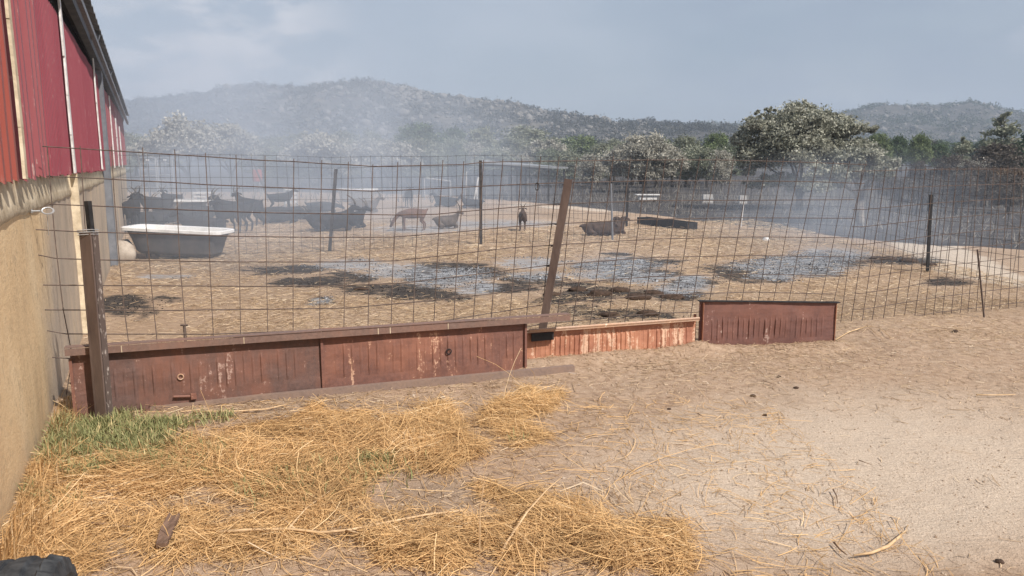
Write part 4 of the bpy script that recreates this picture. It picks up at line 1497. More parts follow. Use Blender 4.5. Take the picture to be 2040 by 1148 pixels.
# top rail (an angle that juts forward) and its over-run to the right
PE = G(1130, 729)
PE = PL + TA * ((PE - PL).dot(TA))
r0 = PL - TA * 0.02
rl = Vector((0, 0, 0))
zl, zr = zz(699, PL), zz(637, PR)
ze = zl + (zr - zl) * ((PE - PL).length / (PR - PL).length)
mb = MB()
mb.bar(r0 + NA * 0.05 + Vector((0, 0, zl)) - o0, PE + NA * 0.05 + Vector((0, 0, ze)) - o0, 0.006, 0.044)
mb.bar(r0 + NA * 0.02 + Vector((0, 0, zl + 0.030)) - o0, PE + NA * 0.02 + Vector((0, 0, ze + 0.030)) - o0, 0.066, 0.006)
mb.build('top_rail', M_rail, sb)
mb = MB()
for k in (0.09, 0.30, 0.56, 0.585, 0.71):
    p = r0.lerp(PE, k) + Vector((0, 0, zl + (ze - zl) * k)) + NA * 0.0535 - o0
    mb.box(p, (0.005, 0.002, 0.045), Matrix.Rotation(math.atan2(TA.y, TA.x), 3, 'Z'))
mb.build('weld_drip', M_mortar, sb)
# bottom sill
b0 = G(245, 824)
b1 = G(1142, 740)
mb = MB()
mb.bar(Vector((b0.x, b0.y, 0.0)) + NA * 0.0 - o0, Vector((b1.x, b1.y - 0.02, 0.02)) - o0, 0.05, 0.075)
mb.build('bottom_sill', M_sill, sb)


def on_board(px, py):
    """pixel on board A's plane"""
    d = ray(px, py)
    nn = NA
    t_ = nn.dot(PL - Vector((0, 0, H))) / nn.dot(Vector(d))
    return Vector((0, 0, H)) + Vector(d) * t_


mb = MB()
mb.ring(on_board(360, 750) + NA * 0.014 - o0, 0.018, 0.0045, TA, Vector((0, 0, 1)), 14, 5)
mb.build('latch_ring', M_railpale, sb)
mb = MB()
mb.ring(on_board(893, 700) + NA * 0.014 - o0, 0.020, 0.0045, TA, Vector((0, 0, 1)), 14, 5)
mb.build('latch_ring', M_blackpost, sb)
mb = MB()
a_, b_ = on_board(346, 789) + NA * 0.016 - o0, on_board(390, 788) + NA * 0.016 - o0
mb.tube([a_, b_], 0.008, 6)
mb.box(on_board(386, 788) + NA * 0.018 - o0, (0.035, 0.03, 0.035), Matrix.Rotation(math.atan2(TA.y, TA.x), 3, 'Z'))
mb.build('latch_bolt', M_rust2, sb)

# board C: lower, orange, flaking
P0, P1 = G(1049, 726), G(1384, 692)
o0 = Vector((P0.x, P0.y, 0))
sc_ = thing('side_board', 'low orange flaking rusty board sunk in the soil between the two taller boards', 'side board', o0)
_, NC, TC = plate('fluted_panel', P0.xy, P1.xy, (-0.06, -0.06), (zz(664, P0), zz(640, P1)), 34, 0.12, 0.9, 0.010, M_rust3, sc_, o0, 0.04, 0.5, 3)
mb = MB()
mb.bar(P0 + Vector((0, 0, zz(659, P0))) + NC * 0.025 - o0, P1 + Vector((0, 0, zz(635, P1))) + NC * 0.025 - o0, 0.06, 0.016)
mb.tube([P0 + Vector((0, 0, zz(656, P0))) + NC * 0.05 - o0, P1 + Vector((0, 0, zz(632, P1))) + NC * 0.05 - o0], 0.012, 6)
mb.build('top_rail', M_railpale, sc_)
mb = MB()
pq = P0 + TC * 0.13 + Vector((0, 0, zz(672, P0))) + NC * 0.03 - o0
mb.box(pq, (0.20, 0.012, 0.065), Matrix.Rotation(math.atan2(TC.y, TC.x), 3, 'Z'))
mb.build('black_plate', M_blackpost, sc_)

# board D: maroon, upright, at the right
P0, P1 = G(1390, 692), G(1662, 686)
o0 = Vector((P0.x, P0.y, 0))
sdd = thing('side_board', 'separate maroon board with dotted flutes at the right end of the board row', 'side board', o0)
_, ND, TD = plate('fluted_panel', P0.xy, P1.xy, (-0.05, 0.0), (zz(601, P0), zz(604, P1)), 22, 0.22, 0.68, 0.010, M_rust4, sdd, o0, 0.08, 0.4, 4)
mb = MB()
mb.bar(P0 + Vector((0, 0, zz(599.5, P0))) + ND * 0.0 - TD * 0.01 - o0, P1 + Vector((0, 0, zz(602.5, P1))) + TD * 0.02 - o0, 0.045, 0.008)
mb.build('top_flange', M_blackpost, sdd)
mb = MB()
mb.bar(P0 - o0 + ND * 0.008 + TD * 0.03 + Vector((0, 0, -0.03)), P0 - o0 + ND * 0.008 + TD * 0.03 + Vector((0, 0, zz(603, P0))), 0.004, 0.055, up=ND)
mb.bar(P1 - o0 + ND * 0.008 - TD * 0.01 + Vector((0, 0, -0.0)), P1 - o0 + ND * 0.008 - TD * 0.01 + Vector((0, 0, zz(606, P1))), 0.004, 0.02, up=ND)
mb.bar(P0 - o0 - ND * 0.05 - TD * 0.02 + Vector((0, 0, -0.03)), P0 - o0 - ND * 0.05 - TD * 0.02 + Vector((0, 0, zz(628, P0))), 0.02, 0.02, up=ND)
mb.build('end_strip', M_rust3, sdd)

# ------------------------------------------------------------------ rear mesh fences (pen boundaries)


def rear_fence(poly, height, cell, label, r=0.0034, mat=M_wire_far, lean=0.0, dz=0.0, wob=0.02):
    pts = [Vector((*q, 0)) for q in poly]
    lens = [0]
    for a, b in zip(pts[:-1], pts[1:]):
        lens.append(lens[-1] + (b - a).length)
    tot = lens[-1]

    def at(s_):
        s_ = min(max(s_, 0), tot)
        for i in range(len(pts) - 1):
            if s_ <= lens[i + 1]:
                return pts[i].lerp(pts[i + 1], (s_ - lens[i]) / (lens[i + 1] - lens[i]))
        return pts[-1]
    o0 = Vector((pts[0].x, pts[0].y, 0))
    ro = thing('mesh_fence', label, 'fence', o0)
    n = int(tot / cell)
    rnd = random.Random(len(poly))

    def sag(s_):
        return wob * math.sin(s_ * 1.1) + wob * 0.6 * math.sin(s_ * 2.7 + 1) + dz
    for i in range(n + 1):
        s_ = i * cell
        l_ = lean + rnd.uniform(-.012, .012)
        a, b = at(s_), at(s_ + l_ * height)
        MB().tube([a + Vector((0, 0, 0.0)) - o0, (a + b) / 2 + Vector((rnd.uniform(-.008, .008), 0, height / 2)) - o0, b + Vector((0, 0, height + sag(s_) + 0.02)) - o0], r, 3, cap=False).build('vertical_wire', mat, ro)
    rows = int(round(height / cell))
    for j in range(rows + 1):
        z = j * height / rows
        ps = []
        m = max(2, int(tot / 0.9))
        for k in range(m + 1):
            s_ = tot * k / m
            ps.append(at(s_) + Vector((0, 0.006, max(0.02, z + sag(s_) * z / height))) - o0)
        MB().tube(ps, r, 3, cap=False).build('horizontal_wire', mat, ro)
    return ro


rear_fence([(-7.15, 14.0), (-5.0, 13.7), (-3.43, 14.2), (-0.67, 15.6), (2.14, 16.35)], 1.78, 0.195, 'mesh fence across the middle of the pen behind the bathtub and posts')
rear_fence([(2.14, 16.35), (3.2, 17.3), (5.2, 17.0), (6.9, 15.3)], 1.55, 0.195, 'mesh fence behind the lying brown goats and the black beam', lean=0.06)
rear_fence([(6.9, 15.3), (6.5, 11.75), (7.0, 9.75)], 1.60, 0.195, 'mesh fence closing the pen along the sandy track on the right', lean=0.03)
rear_fence([(3.1, 20.4), (0.5, 25.5), (-3.2, 29.5)], 1.4, 0.25, 'farther mesh fence running back toward the lean-to shelter', r=0.0035)


def rear_post(px, pyb, pxt_, pyt, wpx, mat, label, name='fence_post', round_=False, depth=None):
    b = G(px, pyb)
    zt = zat(pyt, b.y)
    x1 = xat(pxt_, b.y, zt)
    w_ = wpx * b.y / F
    ro = thing(name, label, 'post', b, 0, 'posts of the rear fences')
    mb = MB()
    if round_:
        mb.tube([(0, 0, -.1), (x1 - b.x, 0, zt)], w_ / 2, 8)
    else:
        mb.bar((0, 0, -.1), (x1 - b.x, 0, zt), w_, w_ * 0.5, up=Vector((0, 1, 0)))
        mb.bar((w_ * 0.45, w_ * 0.4, -.1), (x1 - b.x + w_ * 0.45, w_ * 0.4, zt), w_ * 0.14, w_ * 0.9, up=Vector((0, 1, 0)))
    mb.build('post', mat, ro)
    return ro


rear_post(655, 502, 669, 337, 5.5, M_postdark, 'grey-brown leaning post in front of the horned black lying goat')
rear_post(958, 488, 957, 320, 5.5, M_postdark, 'dark scuffed upright post in the middle of the rear fence')
rear_post(1221, 481, 1217, 366, 4, M_beam, 'thin grey post just in front of the lying brown goats', round_=True)
rear_post(1248, 452, 1251, 370, 4.5, M_blackpost, 'short black post behind the lying brown goats')
rear_post(1848, 544, 1855, 388, 6, M_blackpost, 'tall black post at the pen corner by the sandy track')
rear_post(932, 412, 934, 358, 4.5, M_postdark, 'squat grey post beside the thin white stakes')
rear_post(842, 362, 843, 334, 3, M_white, 'short white post with a crossarm by the far rail', round_=True)
rear_post(928, 398, 929, 342, 2.4, M_white, 'thin white upright stake left of the leaning white stakes', round_=True)
rear_post(943, 402, 953, 353, 3.2, M_white, 'leaning white stake tied into a tripod behind the scuffed post', round_=True)
rear_post(950, 404, 951, 356, 2.2, M_white, 'thin white stake standing upright behind the leaning white one', round_=True)
rear_post(1476, 452, 1482, 402, 1.8, M_white, 'thin pale rod leaning in the burnt ground below the second white block', name='pale_rod', round_=True)
rear_post(536, 396, 504, 322, 3.5, M_postdark, 'dim steel post left of the red drum in the smoke', round_=True)

# far rail
a, b = G(846, 398), G(898, 398)
zr1, zr2 = zat(355, a.y), zat(361, b.y)
rl = thing('rail', 'single pale rail hung between the far posts behind the small goat', 'rail', a)
MB().tube([(xat(848, a.y, zr1) - a.x, 0, zr1), (xat(898, b.y, zr2) - a.x, 0, zr2)], 0.03, 6).build('bar', M_galv, rl)
MB().tube([(0, 0, -0.05), (0, 0, zr1)], 0.03, 6).build('support', M_galv, rl)
MB().tube([(b.x - a.x, 0, -0.05), (b.x - a.x, 0, zr2)], 0.03, 6).build('support', M_galv, rl)

# ------------------------------------------------------------------ bathtubs


def bathtub(label, loc, rz, L=1.72, Wd=0.74, hgt=0.5, outer=M_tubblack, tilt=0.0, group=None):
    ro = thing('bathtub', label, 'bathtub', loc, rz, group)

    def ringp(l, w, z, n=28, e=0.26):
        out = []
        for i in range(n):
            a = 2 * math.pi * i / n
            cx, sy = math.cos(a), math.sin(a)
            out.append(((l / 2) * math.copysign(abs(cx) ** e, cx), (w / 2) * math.copysign(abs(sy) ** e, sy), z))
        return out
    n = 28

    def loft(rings, name, mat, cap0=False, cap1=False):
        vs = [q for r_ in rings for q in r_]
        vs = [(x_, y_, z_ + tilt * x_) for x_, y_, z_ in vs]
        fs = [(i * n + k, i * n + (k + 1) % n, (i + 1) * n + (k + 1) % n, (i + 1) * n + k) for i in range(len(rings) - 1) for k in range(n)]
        if cap0:
            fs.append(tuple(range(n))[::-1])
        if cap1:
            fs.append(tuple((len(rings) - 1) * n + k for k in range(n)))
        mb = MB()
        mb.add(vs, fs)
        return mb.build(name, mat, ro, smooth=False)
    loft([ringp(L * 0.70, Wd * 0.6, 0.05), ringp(L * 0.77, Wd * 0.7, 0.10), ringp(L * 0.84, Wd * 0.80, hgt * 0.62), ringp(L * 0.93, Wd * 0.88, hgt - 0.03)], 'shell', outer, cap0=True)
    loft([ringp(L * 0.93, Wd * 0.88, hgt - 0.035), ringp(L, Wd, hgt - 0.045), ringp(L, Wd, hgt), ringp(L * 0.985, Wd * 0.97, hgt + 0.012), ringp(L * 0.88, Wd * 0.78, hgt), ringp(L * 0.80, Wd * 0.66, hgt * 0.5), ringp(L * 0.70, Wd * 0.5, 0.12)],
         'rim', M_enamel, cap1=True)
    for sx_ in (-1, 1):
        for sy_ in (-1, 1):
            x_ = sx_ * L * 0.28
            MB().box((x_, sy_ * Wd * 0.2, 0.02 + tilt * x_), (0.07, 0.05, 0.09)).build('foot', outer, ro)
    return ro


q = G(345, 518)
bathtub('black-sided bathtub with white rim used as trough beside the barn', (q.x, q.y + 0.30, 0.02), R(-5), L=1.80, hgt=0.50, tilt=-0.04)
q = G(352, 436)
bathtub('white-rimmed bathtub behind the standing black goats at the barn', (q.x, q.y + 0.2, 0), R(4), L=1.75, hgt=0.55)
q = G(712, 402)
bathtub('pale bathtub in the smoke behind the horned lying goat', (q.x, q.y, 0), R(-6), L=1.75, hgt=0.55, outer=M_galv)
q = G(1290, 402)
tr_ = thing('water_trough', 'low white metal trough on the burnt ground left of the white blocks', 'trough', q)
w_ = q.y / F
mb = MB()
mb.box((0, 0, 0.30), (48 * w_, 0.5, 0.03))
mb.build('rim', M_white, tr_)
mb = MB()
mb.box((0, 0, 0.17), (34 * w_, 0.36, 0.16))
mb.build('basin', M_white, tr_)
for s_ in (-1, 1):
    MB().box((s_ * 14 * w_, 0, 0.05), (0.06, 0.3, 0.12)).build('leg', M_char, tr_)

# boulder and bent black pipe by the tub
q = G(244, 520)


def rock(name, loc, r_, label, seed, mat=M_stone, cat='stone', squash=0.8):
    bm = bmesh.new()
    bmesh.ops.create_icosphere(bm, subdivisions=3, radius=1)
    for v_ in bm.verts:
        n_ = mnoise.noise(v_.co * 1.3 + Vector((seed, 0, 0))) * 0.28 + mnoise.noise(v_.co * 3 + Vector((seed, 4, 0))) * 0.08
        v_.co = Vector((v_.co.x * r_[0], v_.co.y * r_[1], v_.co.z * r_[2])) * (1 + n_)
    me = bpy.data.meshes.new(name)
    bm.to_mesh(me)
    bm.free()
    me.polygons.foreach_set('use_smooth', [True] * len(me.polygons))
    me.materials.append(mat)
    o = bpy.data.objects.new(name, me)
    COL.objects.link(o)
    o.location = loc
    return tag(o, label, cat)


rock('boulder', (q.x, q.y, 0.12), (0.22, 0.2, 0.26), 'rounded tan boulder between the barn wall and the bathtub end', 2)
q = G(262, 512)
bp = thing('bent_pipe', 'bent black pipe leaning on the bathtub\'s barn end', 'pipe', (q.x, q.y, 0))
MB().tube([(-0.2, 0, 0.14), (-0.17, 0, 0.25), (-0.06, 0, 0.27), (0.02, 0, 0.2), (0.06, 0, 0.05)], [0.05, 0.06, 0.055, 0.03, 0.02], 8).build('hose', M_tubblack, bp)
q = G(1526, 481)
rock('stone', (q.x, q.y, 0.04), (0.075, 0.06, 0.06), 'round whitish stone lying alone at the pen\'s far edge', 5, M_white)

# white blocks, black beam, drum, shelter, hurdles
for px, py, w_, h_, lab in [(1409, 405, 20, 17, 'square white block lined up left of the rod on burnt ground'), (1479, 407, 16, 17, 'tapered white block at the head of the pale rod')]:
    q = G(px, py)
    s_ = q.y / F
    ro = thing('salt_block', lab, 'block', q, 0, 'white blocks on the burnt ground')
    mb = MB()
    hw, ht = w_ * s_ / 2, h_ * s_
    tw = hw * (0.95 if px < 1450 else 0.75)
    vs = [(-hw, -.12, 0), (hw, -.12, 0), (hw, .12, 0), (-hw, .12, 0), (-tw, -.1, ht), (tw, -.1, ht), (tw, .1, ht), (-tw, .1, ht)]
    mb.add(vs, [(0, 3, 2, 1), (4, 5, 6, 7), (0, 1, 5, 4), (1, 2, 6, 5), (2, 3, 7, 6), (3, 0, 4, 7)])
    mb.build('block', M_salt, ro)
    MB().box((0.02, -0.125, ht * 0.5), (hw * 2.06, 0.02, 0.03)).build('band', M_galv, ro)
a, b = G(1270, 446), G(1370, 459)
bmt = thing('feed_trough', 'long charred black trough lying behind the fence above the brown goats', 'trough', a)
v = b - a
mb = MB()
u_ = Vector((v.y, -v.x, 0)).normalized()
mb.bar((0, 0, 0.09), v + Vector((0, 0, 0.09)), 0.03, 0.19)
mb.bar(-u_ * 0.28 + Vector((0, 0, 0.09)), v - u_ * 0.28 + Vector((0, 0, 0.09)), 0.03, 0.2)
mb.build('side_plank', M_char, bmt)
mb = MB()
mb.bar(-u_ * 0.14 + Vector((0, 0, 0.03)), v - u_ * 0.14 + Vector((0, 0, 0.03)), 0.26, 0.03)
mb.build('bottom_plank', M_char, bmt)
for k in (0.01, 0.99):
    p = v * k - u_ * 0.14 + Vector((0, 0, 0.09))
    MB().bar(p - u_ * 0.16, p + u_ * 0.13, 0.03, 0.185).build('end_plank', M_char, bmt)

q = G(515, 392)
s_ = q.y / F
zt, zb = zat(338, q.y), zat(362, q.y)
dr = thing('drum', 'faded red drum on a stand in the smoke behind the goats', 'drum', (q.x, q.y, 0))
mb = MB()
mb.tube([(0, 0, zb), (0, 0, zb + 0.05), (0, 0, (zb + zt) / 2), (0, 0, zt - .04), (0, 0, zt)], [7 * s_, 8.5 * s_, 9 * s_, 8.5 * s_, 7 * s_], 14)
mb.build('barrel', M_red, dr)
for dx in (-0.14, 0.14):
    for dy in (-0.14, 0.14):
        MB().tube([(dx * 1.2, dy, -.02), (dx, dy, zb)], 0.018, 5).build('leg', M_galv, dr)

# lean-to shelter
SY = 34.0
sh_ = thing('shelter', 'open lean-to shelter with low grey sheet roof behind the pen', 'shelter', (xat(1040, SY, 0), SY, 0))
ox = sh_.location.x
p = [pxt(955, 320, SY), pxt(1105, 325, SY), pxt(1130, 331, SY), pxt(1045, 331, SY)]
mb = MB()
x0, z0 = pxt(960, 322, SY)
x1, z1 = pxt(1100, 333, SY)
x2, z2 = pxt(1132, 333, SY + 2.6)
x3, z3 = pxt(962, 319, SY + 2.6)
th = 0.07
vs = [(x0 - ox, 0, z0), (x1 - ox, 0, z1), (x2 - ox, 2.6, z2), (x3 - ox, 2.6, z3)]
vs = [(a_, b_, c_ - th) for a_, b_, c_ in vs] + vs
mb.add(vs, [(3, 2, 1, 0), (4, 5, 6, 7), (0, 1, 5, 4), (1, 2, 6, 5), (2, 3, 7, 6), (3, 0, 4, 7)])
mb.build('roof', M_greyroof, sh_)
for k, (xx, yy, zt) in enumerate([(x0, 0.05, z0), ((x0 + x1) / 2, 0.05, (z0 + z1) / 2), (x1 - 0.15, 0.05, z1), (x3, 2.5, z3), ((x2 + x3) / 2, 2.5, (z2 + z3) / 2), (x2 - 0.2, 2.5, z2)]):
    MB().bar((xx - ox, yy, -.05), (xx - ox, yy, zt - 0.09), 0.09, 0.09).build('post', M_char, sh_)
MB().bar((x0 - ox, 0.05, z0 - 0.12), (x1 - ox, 0.05, z1 - 0.12), 0.06, 0.09).build('front_beam', M_char, sh_)

# tubular hurdles near the barn's far end
for px, pyb, w_, h_, lab in [(300, 408, 34, 92, 'tall tubular hurdle gate beside the far end of the barn'), (334, 404, 32, 88, 'tubular hurdle right of the tall one, with white capped post')]:
    q = G(px, pyb)
    s_ = q.y / F
    ro = thing('hurdle', lab, 'gate', q, R(-8), 'tubular hurdles by the barn')
    hw, ht = w_ * s_ / 2, h_ * s_
    for k in range(8):
        z = ht * (0.12 + 0.88 * k / 7)
        MB().tube([(-hw, 0, z), (hw, 0, z)], 0.014, 5).build('bar', M_galv, ro)
    for s2 in (-1, 1):
        MB().tube([(s2 * hw, 0, -0.03), (s2 * hw, 0, ht)], 0.022, 5).build('upright', M_galv, ro)
    MB().tube([(0.0, 0.02, -0.03), (0.0, 0.02, ht * 0.94)], 0.045, 6).build('post', M_beam, ro)
    MB().box((0, 0.02, ht * 0.95), (0.1, 0.1, 0.06)).build('cap', M_white, ro)
# pale feed sacks / racks dim in the smoke
for px, pyb, w_, h_, lab in [(405, 412, 30, 28, 'pale slatted hay rack in the smoke above the lying black goats'), (580, 412, 18, 36, 'small pale crate stack in the smoke right of the red drum')]:
    q = G(px, pyb)
    s_ = q.y / F
    ro = thing('hay_rack', lab, 'rack', q)
    hw, ht = w_ * s_ / 2, h_ * s_
    for k in range(4):
        z = ht * (0.25 + 0.24 * k)
        MB().box((0, 0, z), (hw * 2, 0.5, ht * 0.12)).build('slat', M_white, ro)
    for s2 in (-1, 1):
        for s3 in (-1, 1):
            MB().box((s2 * hw * 0.95, s3 * 0.24, ht / 2), (0.06, 0.06, ht)).build('leg', M_galv, ro)

# ------------------------------------------------------------------ goats


def skin_body(nodes, edges, mat, parent, name='body', sub=2):
    me = bpy.data.meshes.new(name)
    me.from_pydata([n_[0] for n_ in nodes], edges, [])
    ob = bpy.data.objects.new(name, me)
    COL.objects.link(ob)
    sk = ob.modifiers.new('skin', 'SKIN')
    sk.use_smooth_shade = True
    for i, n_ in enumerate(nodes):
        r_ = n_[1]
        me.skin_vertices[0].data[i].radius = (r_, r_) if not hasattr(r_, '__len__') else r_
        me.skin_vertices[0].data[i].use_root = (i == 0)
    sb_ = ob.modifiers.new('sub', 'SUBSURF')
    sb_.levels = sub
    sb_.render_levels = sub
    dg = bpy.context.evaluated_depsgraph_get()
    dg.update()
    ev = ob.evaluated_get(dg)
    m2 = bpy.data.meshes.new_from_object(ev, depsgraph=dg)
    m2.name = name
    bpy.data.objects.remove(ob)
    bpy.data.meshes.remove(me)
    m2.materials.clear()
    m2.materials.append(mat)
    m2.polygons.foreach_set('use_smooth', [True] * len(m2.polygons))
    o = bpy.data.objects.new(name, m2)
    COL.objects.link(o)
    o.parent = parent
    return o


def goat(label, pose, mat, horned=True, group='goats in the pen', horn_len=0.13, head_turn=0.0, white=False):
    ro = thing('goat', label, 'goat', (0, 0, 0), 0, group)
    lie = pose in ('lie', 'lie_low')
    zt = 0.62 if not lie else 0.24
    nodes = [((-0.32, 0, zt), 0.15), ((-0.10, 0, zt - 0.03), 0.19), ((0.14, 0, zt - 0.035), 0.195), ((0.31, 0, zt + 0.0), 0.15)]
    edges = [(0, 1), (1, 2), (2, 3)]

    def add(prev, co, r_):
        nodes.append((co, r_))
        edges.append((prev, len(nodes) - 1))
        return len(nodes) - 1
    ty = head_turn
    if pose == 'graze':
        k = add(3, (0.47, 0.0, zt - 0.05), 0.085)
        k = add(k, (0.60, ty * 0.5, zt - 0.22), 0.06)
        hb = Vector((0.68, ty, zt - 0.33))
        hd = Vector((0.45, ty, -0.95)).normalized()
    elif pose == 'lie_low':
        k = add(3, (0.46, 0.05, zt + 0.02), 0.085)
        k = add(k, (0.56, 0.10, zt + 0.0), 0.06)
        hb = Vector((0.62, 0.15, zt - 0.03))
        hd = Vector((0.6, 0.5, -0.35)).normalized()
    else:
        k = add(3, (0.42, ty * 0.2, zt + 0.11), 0.10)
        k = add(k, (0.48, ty * 0.5, zt + 0.20), 0.074)
        hb = Vector((0.53, ty, zt + 0.26))
        hd = Vector((math.cos(ty * 5), math.sin(ty * 5), -0.42)).normalized()
    k = add(k, tuple(hb), 0.066)
    k = add(k, tuple(hb + hd * 0.09), 0.055)
    k = add(k, tuple(hb + hd * 0.19), 0.034)
    # tail
    k = add(0, (-0.46, 0, zt + 0.06), 0.04)
    add(k, (-0.52, 0, zt + (0.13 if pose != 'lie' else 0.02)), 0.018)
    for s_ in (-1, 1):
        if not lie:
            sw = 0.03 * s_ if pose == 'graze' else 0.02 * s_
            k = add(0, (-0.34, 0.09 * s_, zt - 0.14), 0.075)
            k = add(k, (-0.28 + sw, 0.10 * s_, zt - 0.27), 0.05)
            k = add(k, (-0.39 + sw, 0.10 * s_, zt - 0.38), 0.028)
            k = add(k, (-0.37 + sw, 0.10 * s_, 0.07), 0.021)
            add(k, (-0.345 + sw, 0.10 * s_, 0.012), 0.026)
            k = add(3, (0.29, 0.09 * s_, zt - 0.15), 0.06)
            k = add(k, (0.31 - sw, 0.095 * s_, zt - 0.34), 0.03)
            k = add(k, (0.30 - sw, 0.095 * s_, 0.07), 0.02)
            add(k, (0.32 - sw, 0.095 * s_, 0.012), 0.025)
        else:
            k = add(0, (-0.26, 0.15 * s_, 0.14), 0.085)
            k = add(k, (-0.05, 0.22 * s_, 0.07), 0.04)
            add(k, (-0.24, 0.24 * s_, 0.035), 0.026)
            k = add(3, (0.34, 0.11 * s_, 0.12), 0.06)
            k = add(k, (0.47, 0.12 * s_, 0.05), 0.033)
            add(k, (0.32, 0.15 * s_, 0.03), 0.024)
    skin_body(nodes, edges, mat, ro)
    side = hd.cross(Vector((0, 0, 1))).normalized()
    upv = side.cross(hd).normalized()
    if horned:
        for s_ in (-1, 1):
            p0 = hb + upv * 0.055 + side * 0.028 * s_ + hd * 0.01
            back = (upv * 0.8 - hd * 0.55)
            pts = [p0, p0 + back * horn_len * 0.45 + side * 0.03 * s_, p0 + back * horn_len * 0.75 - hd * 0.06 + side * 0.07 * s_, p0 + back * horn_len * 0.9 - hd * 0.14 + side * 0.10 * s_]
            MB().tube(pts, [0.021, 0.017, 0.011, 0.004], 7).build('horn', M_horn, ro, smooth=True)
    for s_ in (-1, 1):
        e0 = hb + side * 0.055 * s_ + upv * 0.02 - hd * 0.01
        e1 = e0 + side * 0.085 * s_ - upv * 0.035 - hd * 0.01
        e2 = e1 + side * 0.035 * s_ - upv * 0.045
        MB().tube([e0, e1, e2], [0.014, 0.026, 0.006], 6).build('ear', mat, ro, smooth=True)
        MB().tube([hb + hd * 0.055 + side * 0.047 * s_ + upv * 0.018, hb + hd * 0.055 + side * 0.056 * s_ + upv * 0.019], 0.009, 6).build('eye', M_char, ro)
    if white:
        MB().tube([hb + hd * 0.165, hb + hd * 0.215], [0.039, 0.028], 8).build('muzzle', M_muzzle, ro, smooth=True)
    return ro


def setg(o, px, py, rz, sc):
    q = G(px, py)
    o.location = (q.x, q.y, gz1(q.x, q.y))
    o.rotation_euler = (0, 0, R(rz))
    o.scale = (sc, sc, sc)
    return o


stand = goat('big black horned goat standing side-on right of the bathtub', 'stand', M_gblack, horn_len=0.15)
setg(stand, 470, 464, 172, 0.95)
liem = goat('horned black goat lying and facing right behind the leaning post', 'lie', M_gblack, horn_len=0.17, head_turn=0.03)
setg(liem, 655, 462, 12, 1.16)
lowm = goat('black goat lying flat with head down, back like a dark mound', 'lie_low', M_gblack)
setg(lowm, 550, 447, 8, 1.2)
turn = goat('black goat with white muzzle facing the camera behind the bathtub', 'stand', M_gblack, head_turn=0.10, white=True)
setg(turn, 268, 452, -70, 0.92)


def cg(src, px, py, rz, sc, label, mat=None):
    q = G(px, py)
    o = copy_thing(src, (q.x, q.y, gz1(q.x, q.y)), R(rz), label, sc)
    if mat:
        recolor(o, 'body', mat)
        recolor(o, 'ear', mat)
    return o


cg(stand, 500, 452, 150, 0.95, 'black horned goat standing just behind the big side-on one')
cg(stand, 456, 470, 255, 0.88, 'black goat standing head-on with pale legs, left of the big side-on goat')
cg(stand, 262, 463, 95, 0.98, 'black goat seen from behind between barn and bathtub')
cg(stand, 315, 446, 185, 0.95, 'black goat standing broadside above the bathtub rim')
cg(turn, 345, 428, -110, 0.9, 'black goat facing forward in the smoke behind the white-rimmed tub')
cg(liem, 352, 446, 175, 1.15, 'black goat lying with pale face marks behind the bathtub')
cg(liem, 408, 468, 205, 1.05, 'black goat lying just off the bathtub\'s right end, head to the left')
cg(lowm, 400, 440, 200, 1.1, 'black goat resting head down behind the one at the tub\'s right end')
cg(lowm, 605, 438, 185, 1.1, 'dim black goat resting flat behind the dark mound one')
cg(liem, 690, 456, -20, 1.05, 'dark goat lying against the right flank of the horned lying goat')
cg(stand, 560, 424, 20, 0.85, 'dim goat standing in the smoke behind the mound-backed goat')
cg(stand, 815, 414, -75, 0.85, 'small dim goat standing head-on far behind the brown kid')
cg(liem, 890, 413, 160, 1.0, 'dim goat lying far back left of the white stakes')
cg(liem, 943, 415, 195, 0.85, 'dim goat lying far back at the foot of the white stakes')
cg(liem, 725, 424, 10, 1.0, 'dim pale-backed goat lying in the smoke left of the brown kid', M_ggrey)
cg(lowm, 640, 425, 10, 1.0, 'dim goat lying deep in the smoke above the resting pair')
cg(lowm, 300, 452, 175, 1.05, 'black goat lying flat directly behind the bathtub rim')
cg(liem, 470, 434, 165, 1.0, 'dim black goat lying behind the two standing goats')
gk = goat('small brown goat kid grazing with its head lowered', 'graze', M_gbrown, horned=True, horn_len=0.08)
setg(gk, 823, 462, 187, 0.72)
lg = goat('grey-brown goat lying upright with curved horns, facing right', 'lie', M_ggrey, horn_len=0.26)
setg(lg, 888, 456, 10, 0.62)
lg.scale = (0.66, 0.7, 0.86)
rg = cg(stand, 1041, 462, 88, 0.60, 'small dark kid seen from behind in the middle of the pen', M_gdark)
lb = goat('dark brown goat lying in front of its twin, head to the right', 'lie', M_gdark, horned=False)
setg(lb, 1190, 472, 8, 0.82)
cg(lb, 1216, 470, 30, 0.78, 'dark brown goat lying half behind its twin by the thin grey post', M_gdark)

# ------------------------------------------------------------------ tyre at the lower left corner
ty = thing('tyre', 'black ribbed tyre whose top peeps in at the lower left corner', 'tyre', (-1.33, 1.83, 0), R(20))
RT, WT = 0.30, 0.24
vs, fs = [], []
nr = 72
prof = [(-0.5, 0.62), (-0.56, 0.80), (-0.5, 0.95), (-0.36, 0.99), (-0.33, 0.965), (-0.22, 0.965), (-0.19, 1.0), (-0.05, 1.0), (-0.03, 0.975), (0.03, 0.975), (0.05, 1.0), (0.19, 1.0), (0.22, 0.965), (0.33, 0.965), (0.36, 0.99),
        (0.5, 0.95), (0.56, 0.80), (0.5, 0.62)]
for i in range(nr):
    a = 2 * math.pi * i / nr
    for j, (w_, r_) in enumerate(prof):
        rr_ = r_ * RT
        if j in (2, 3, 14, 15) and i % 3 == 0:
            rr_ *= 0.965
        vs.append((w_ * WT, rr_ * math.cos(a), RT + rr_ * math.sin(a)))
m_ = len(prof)
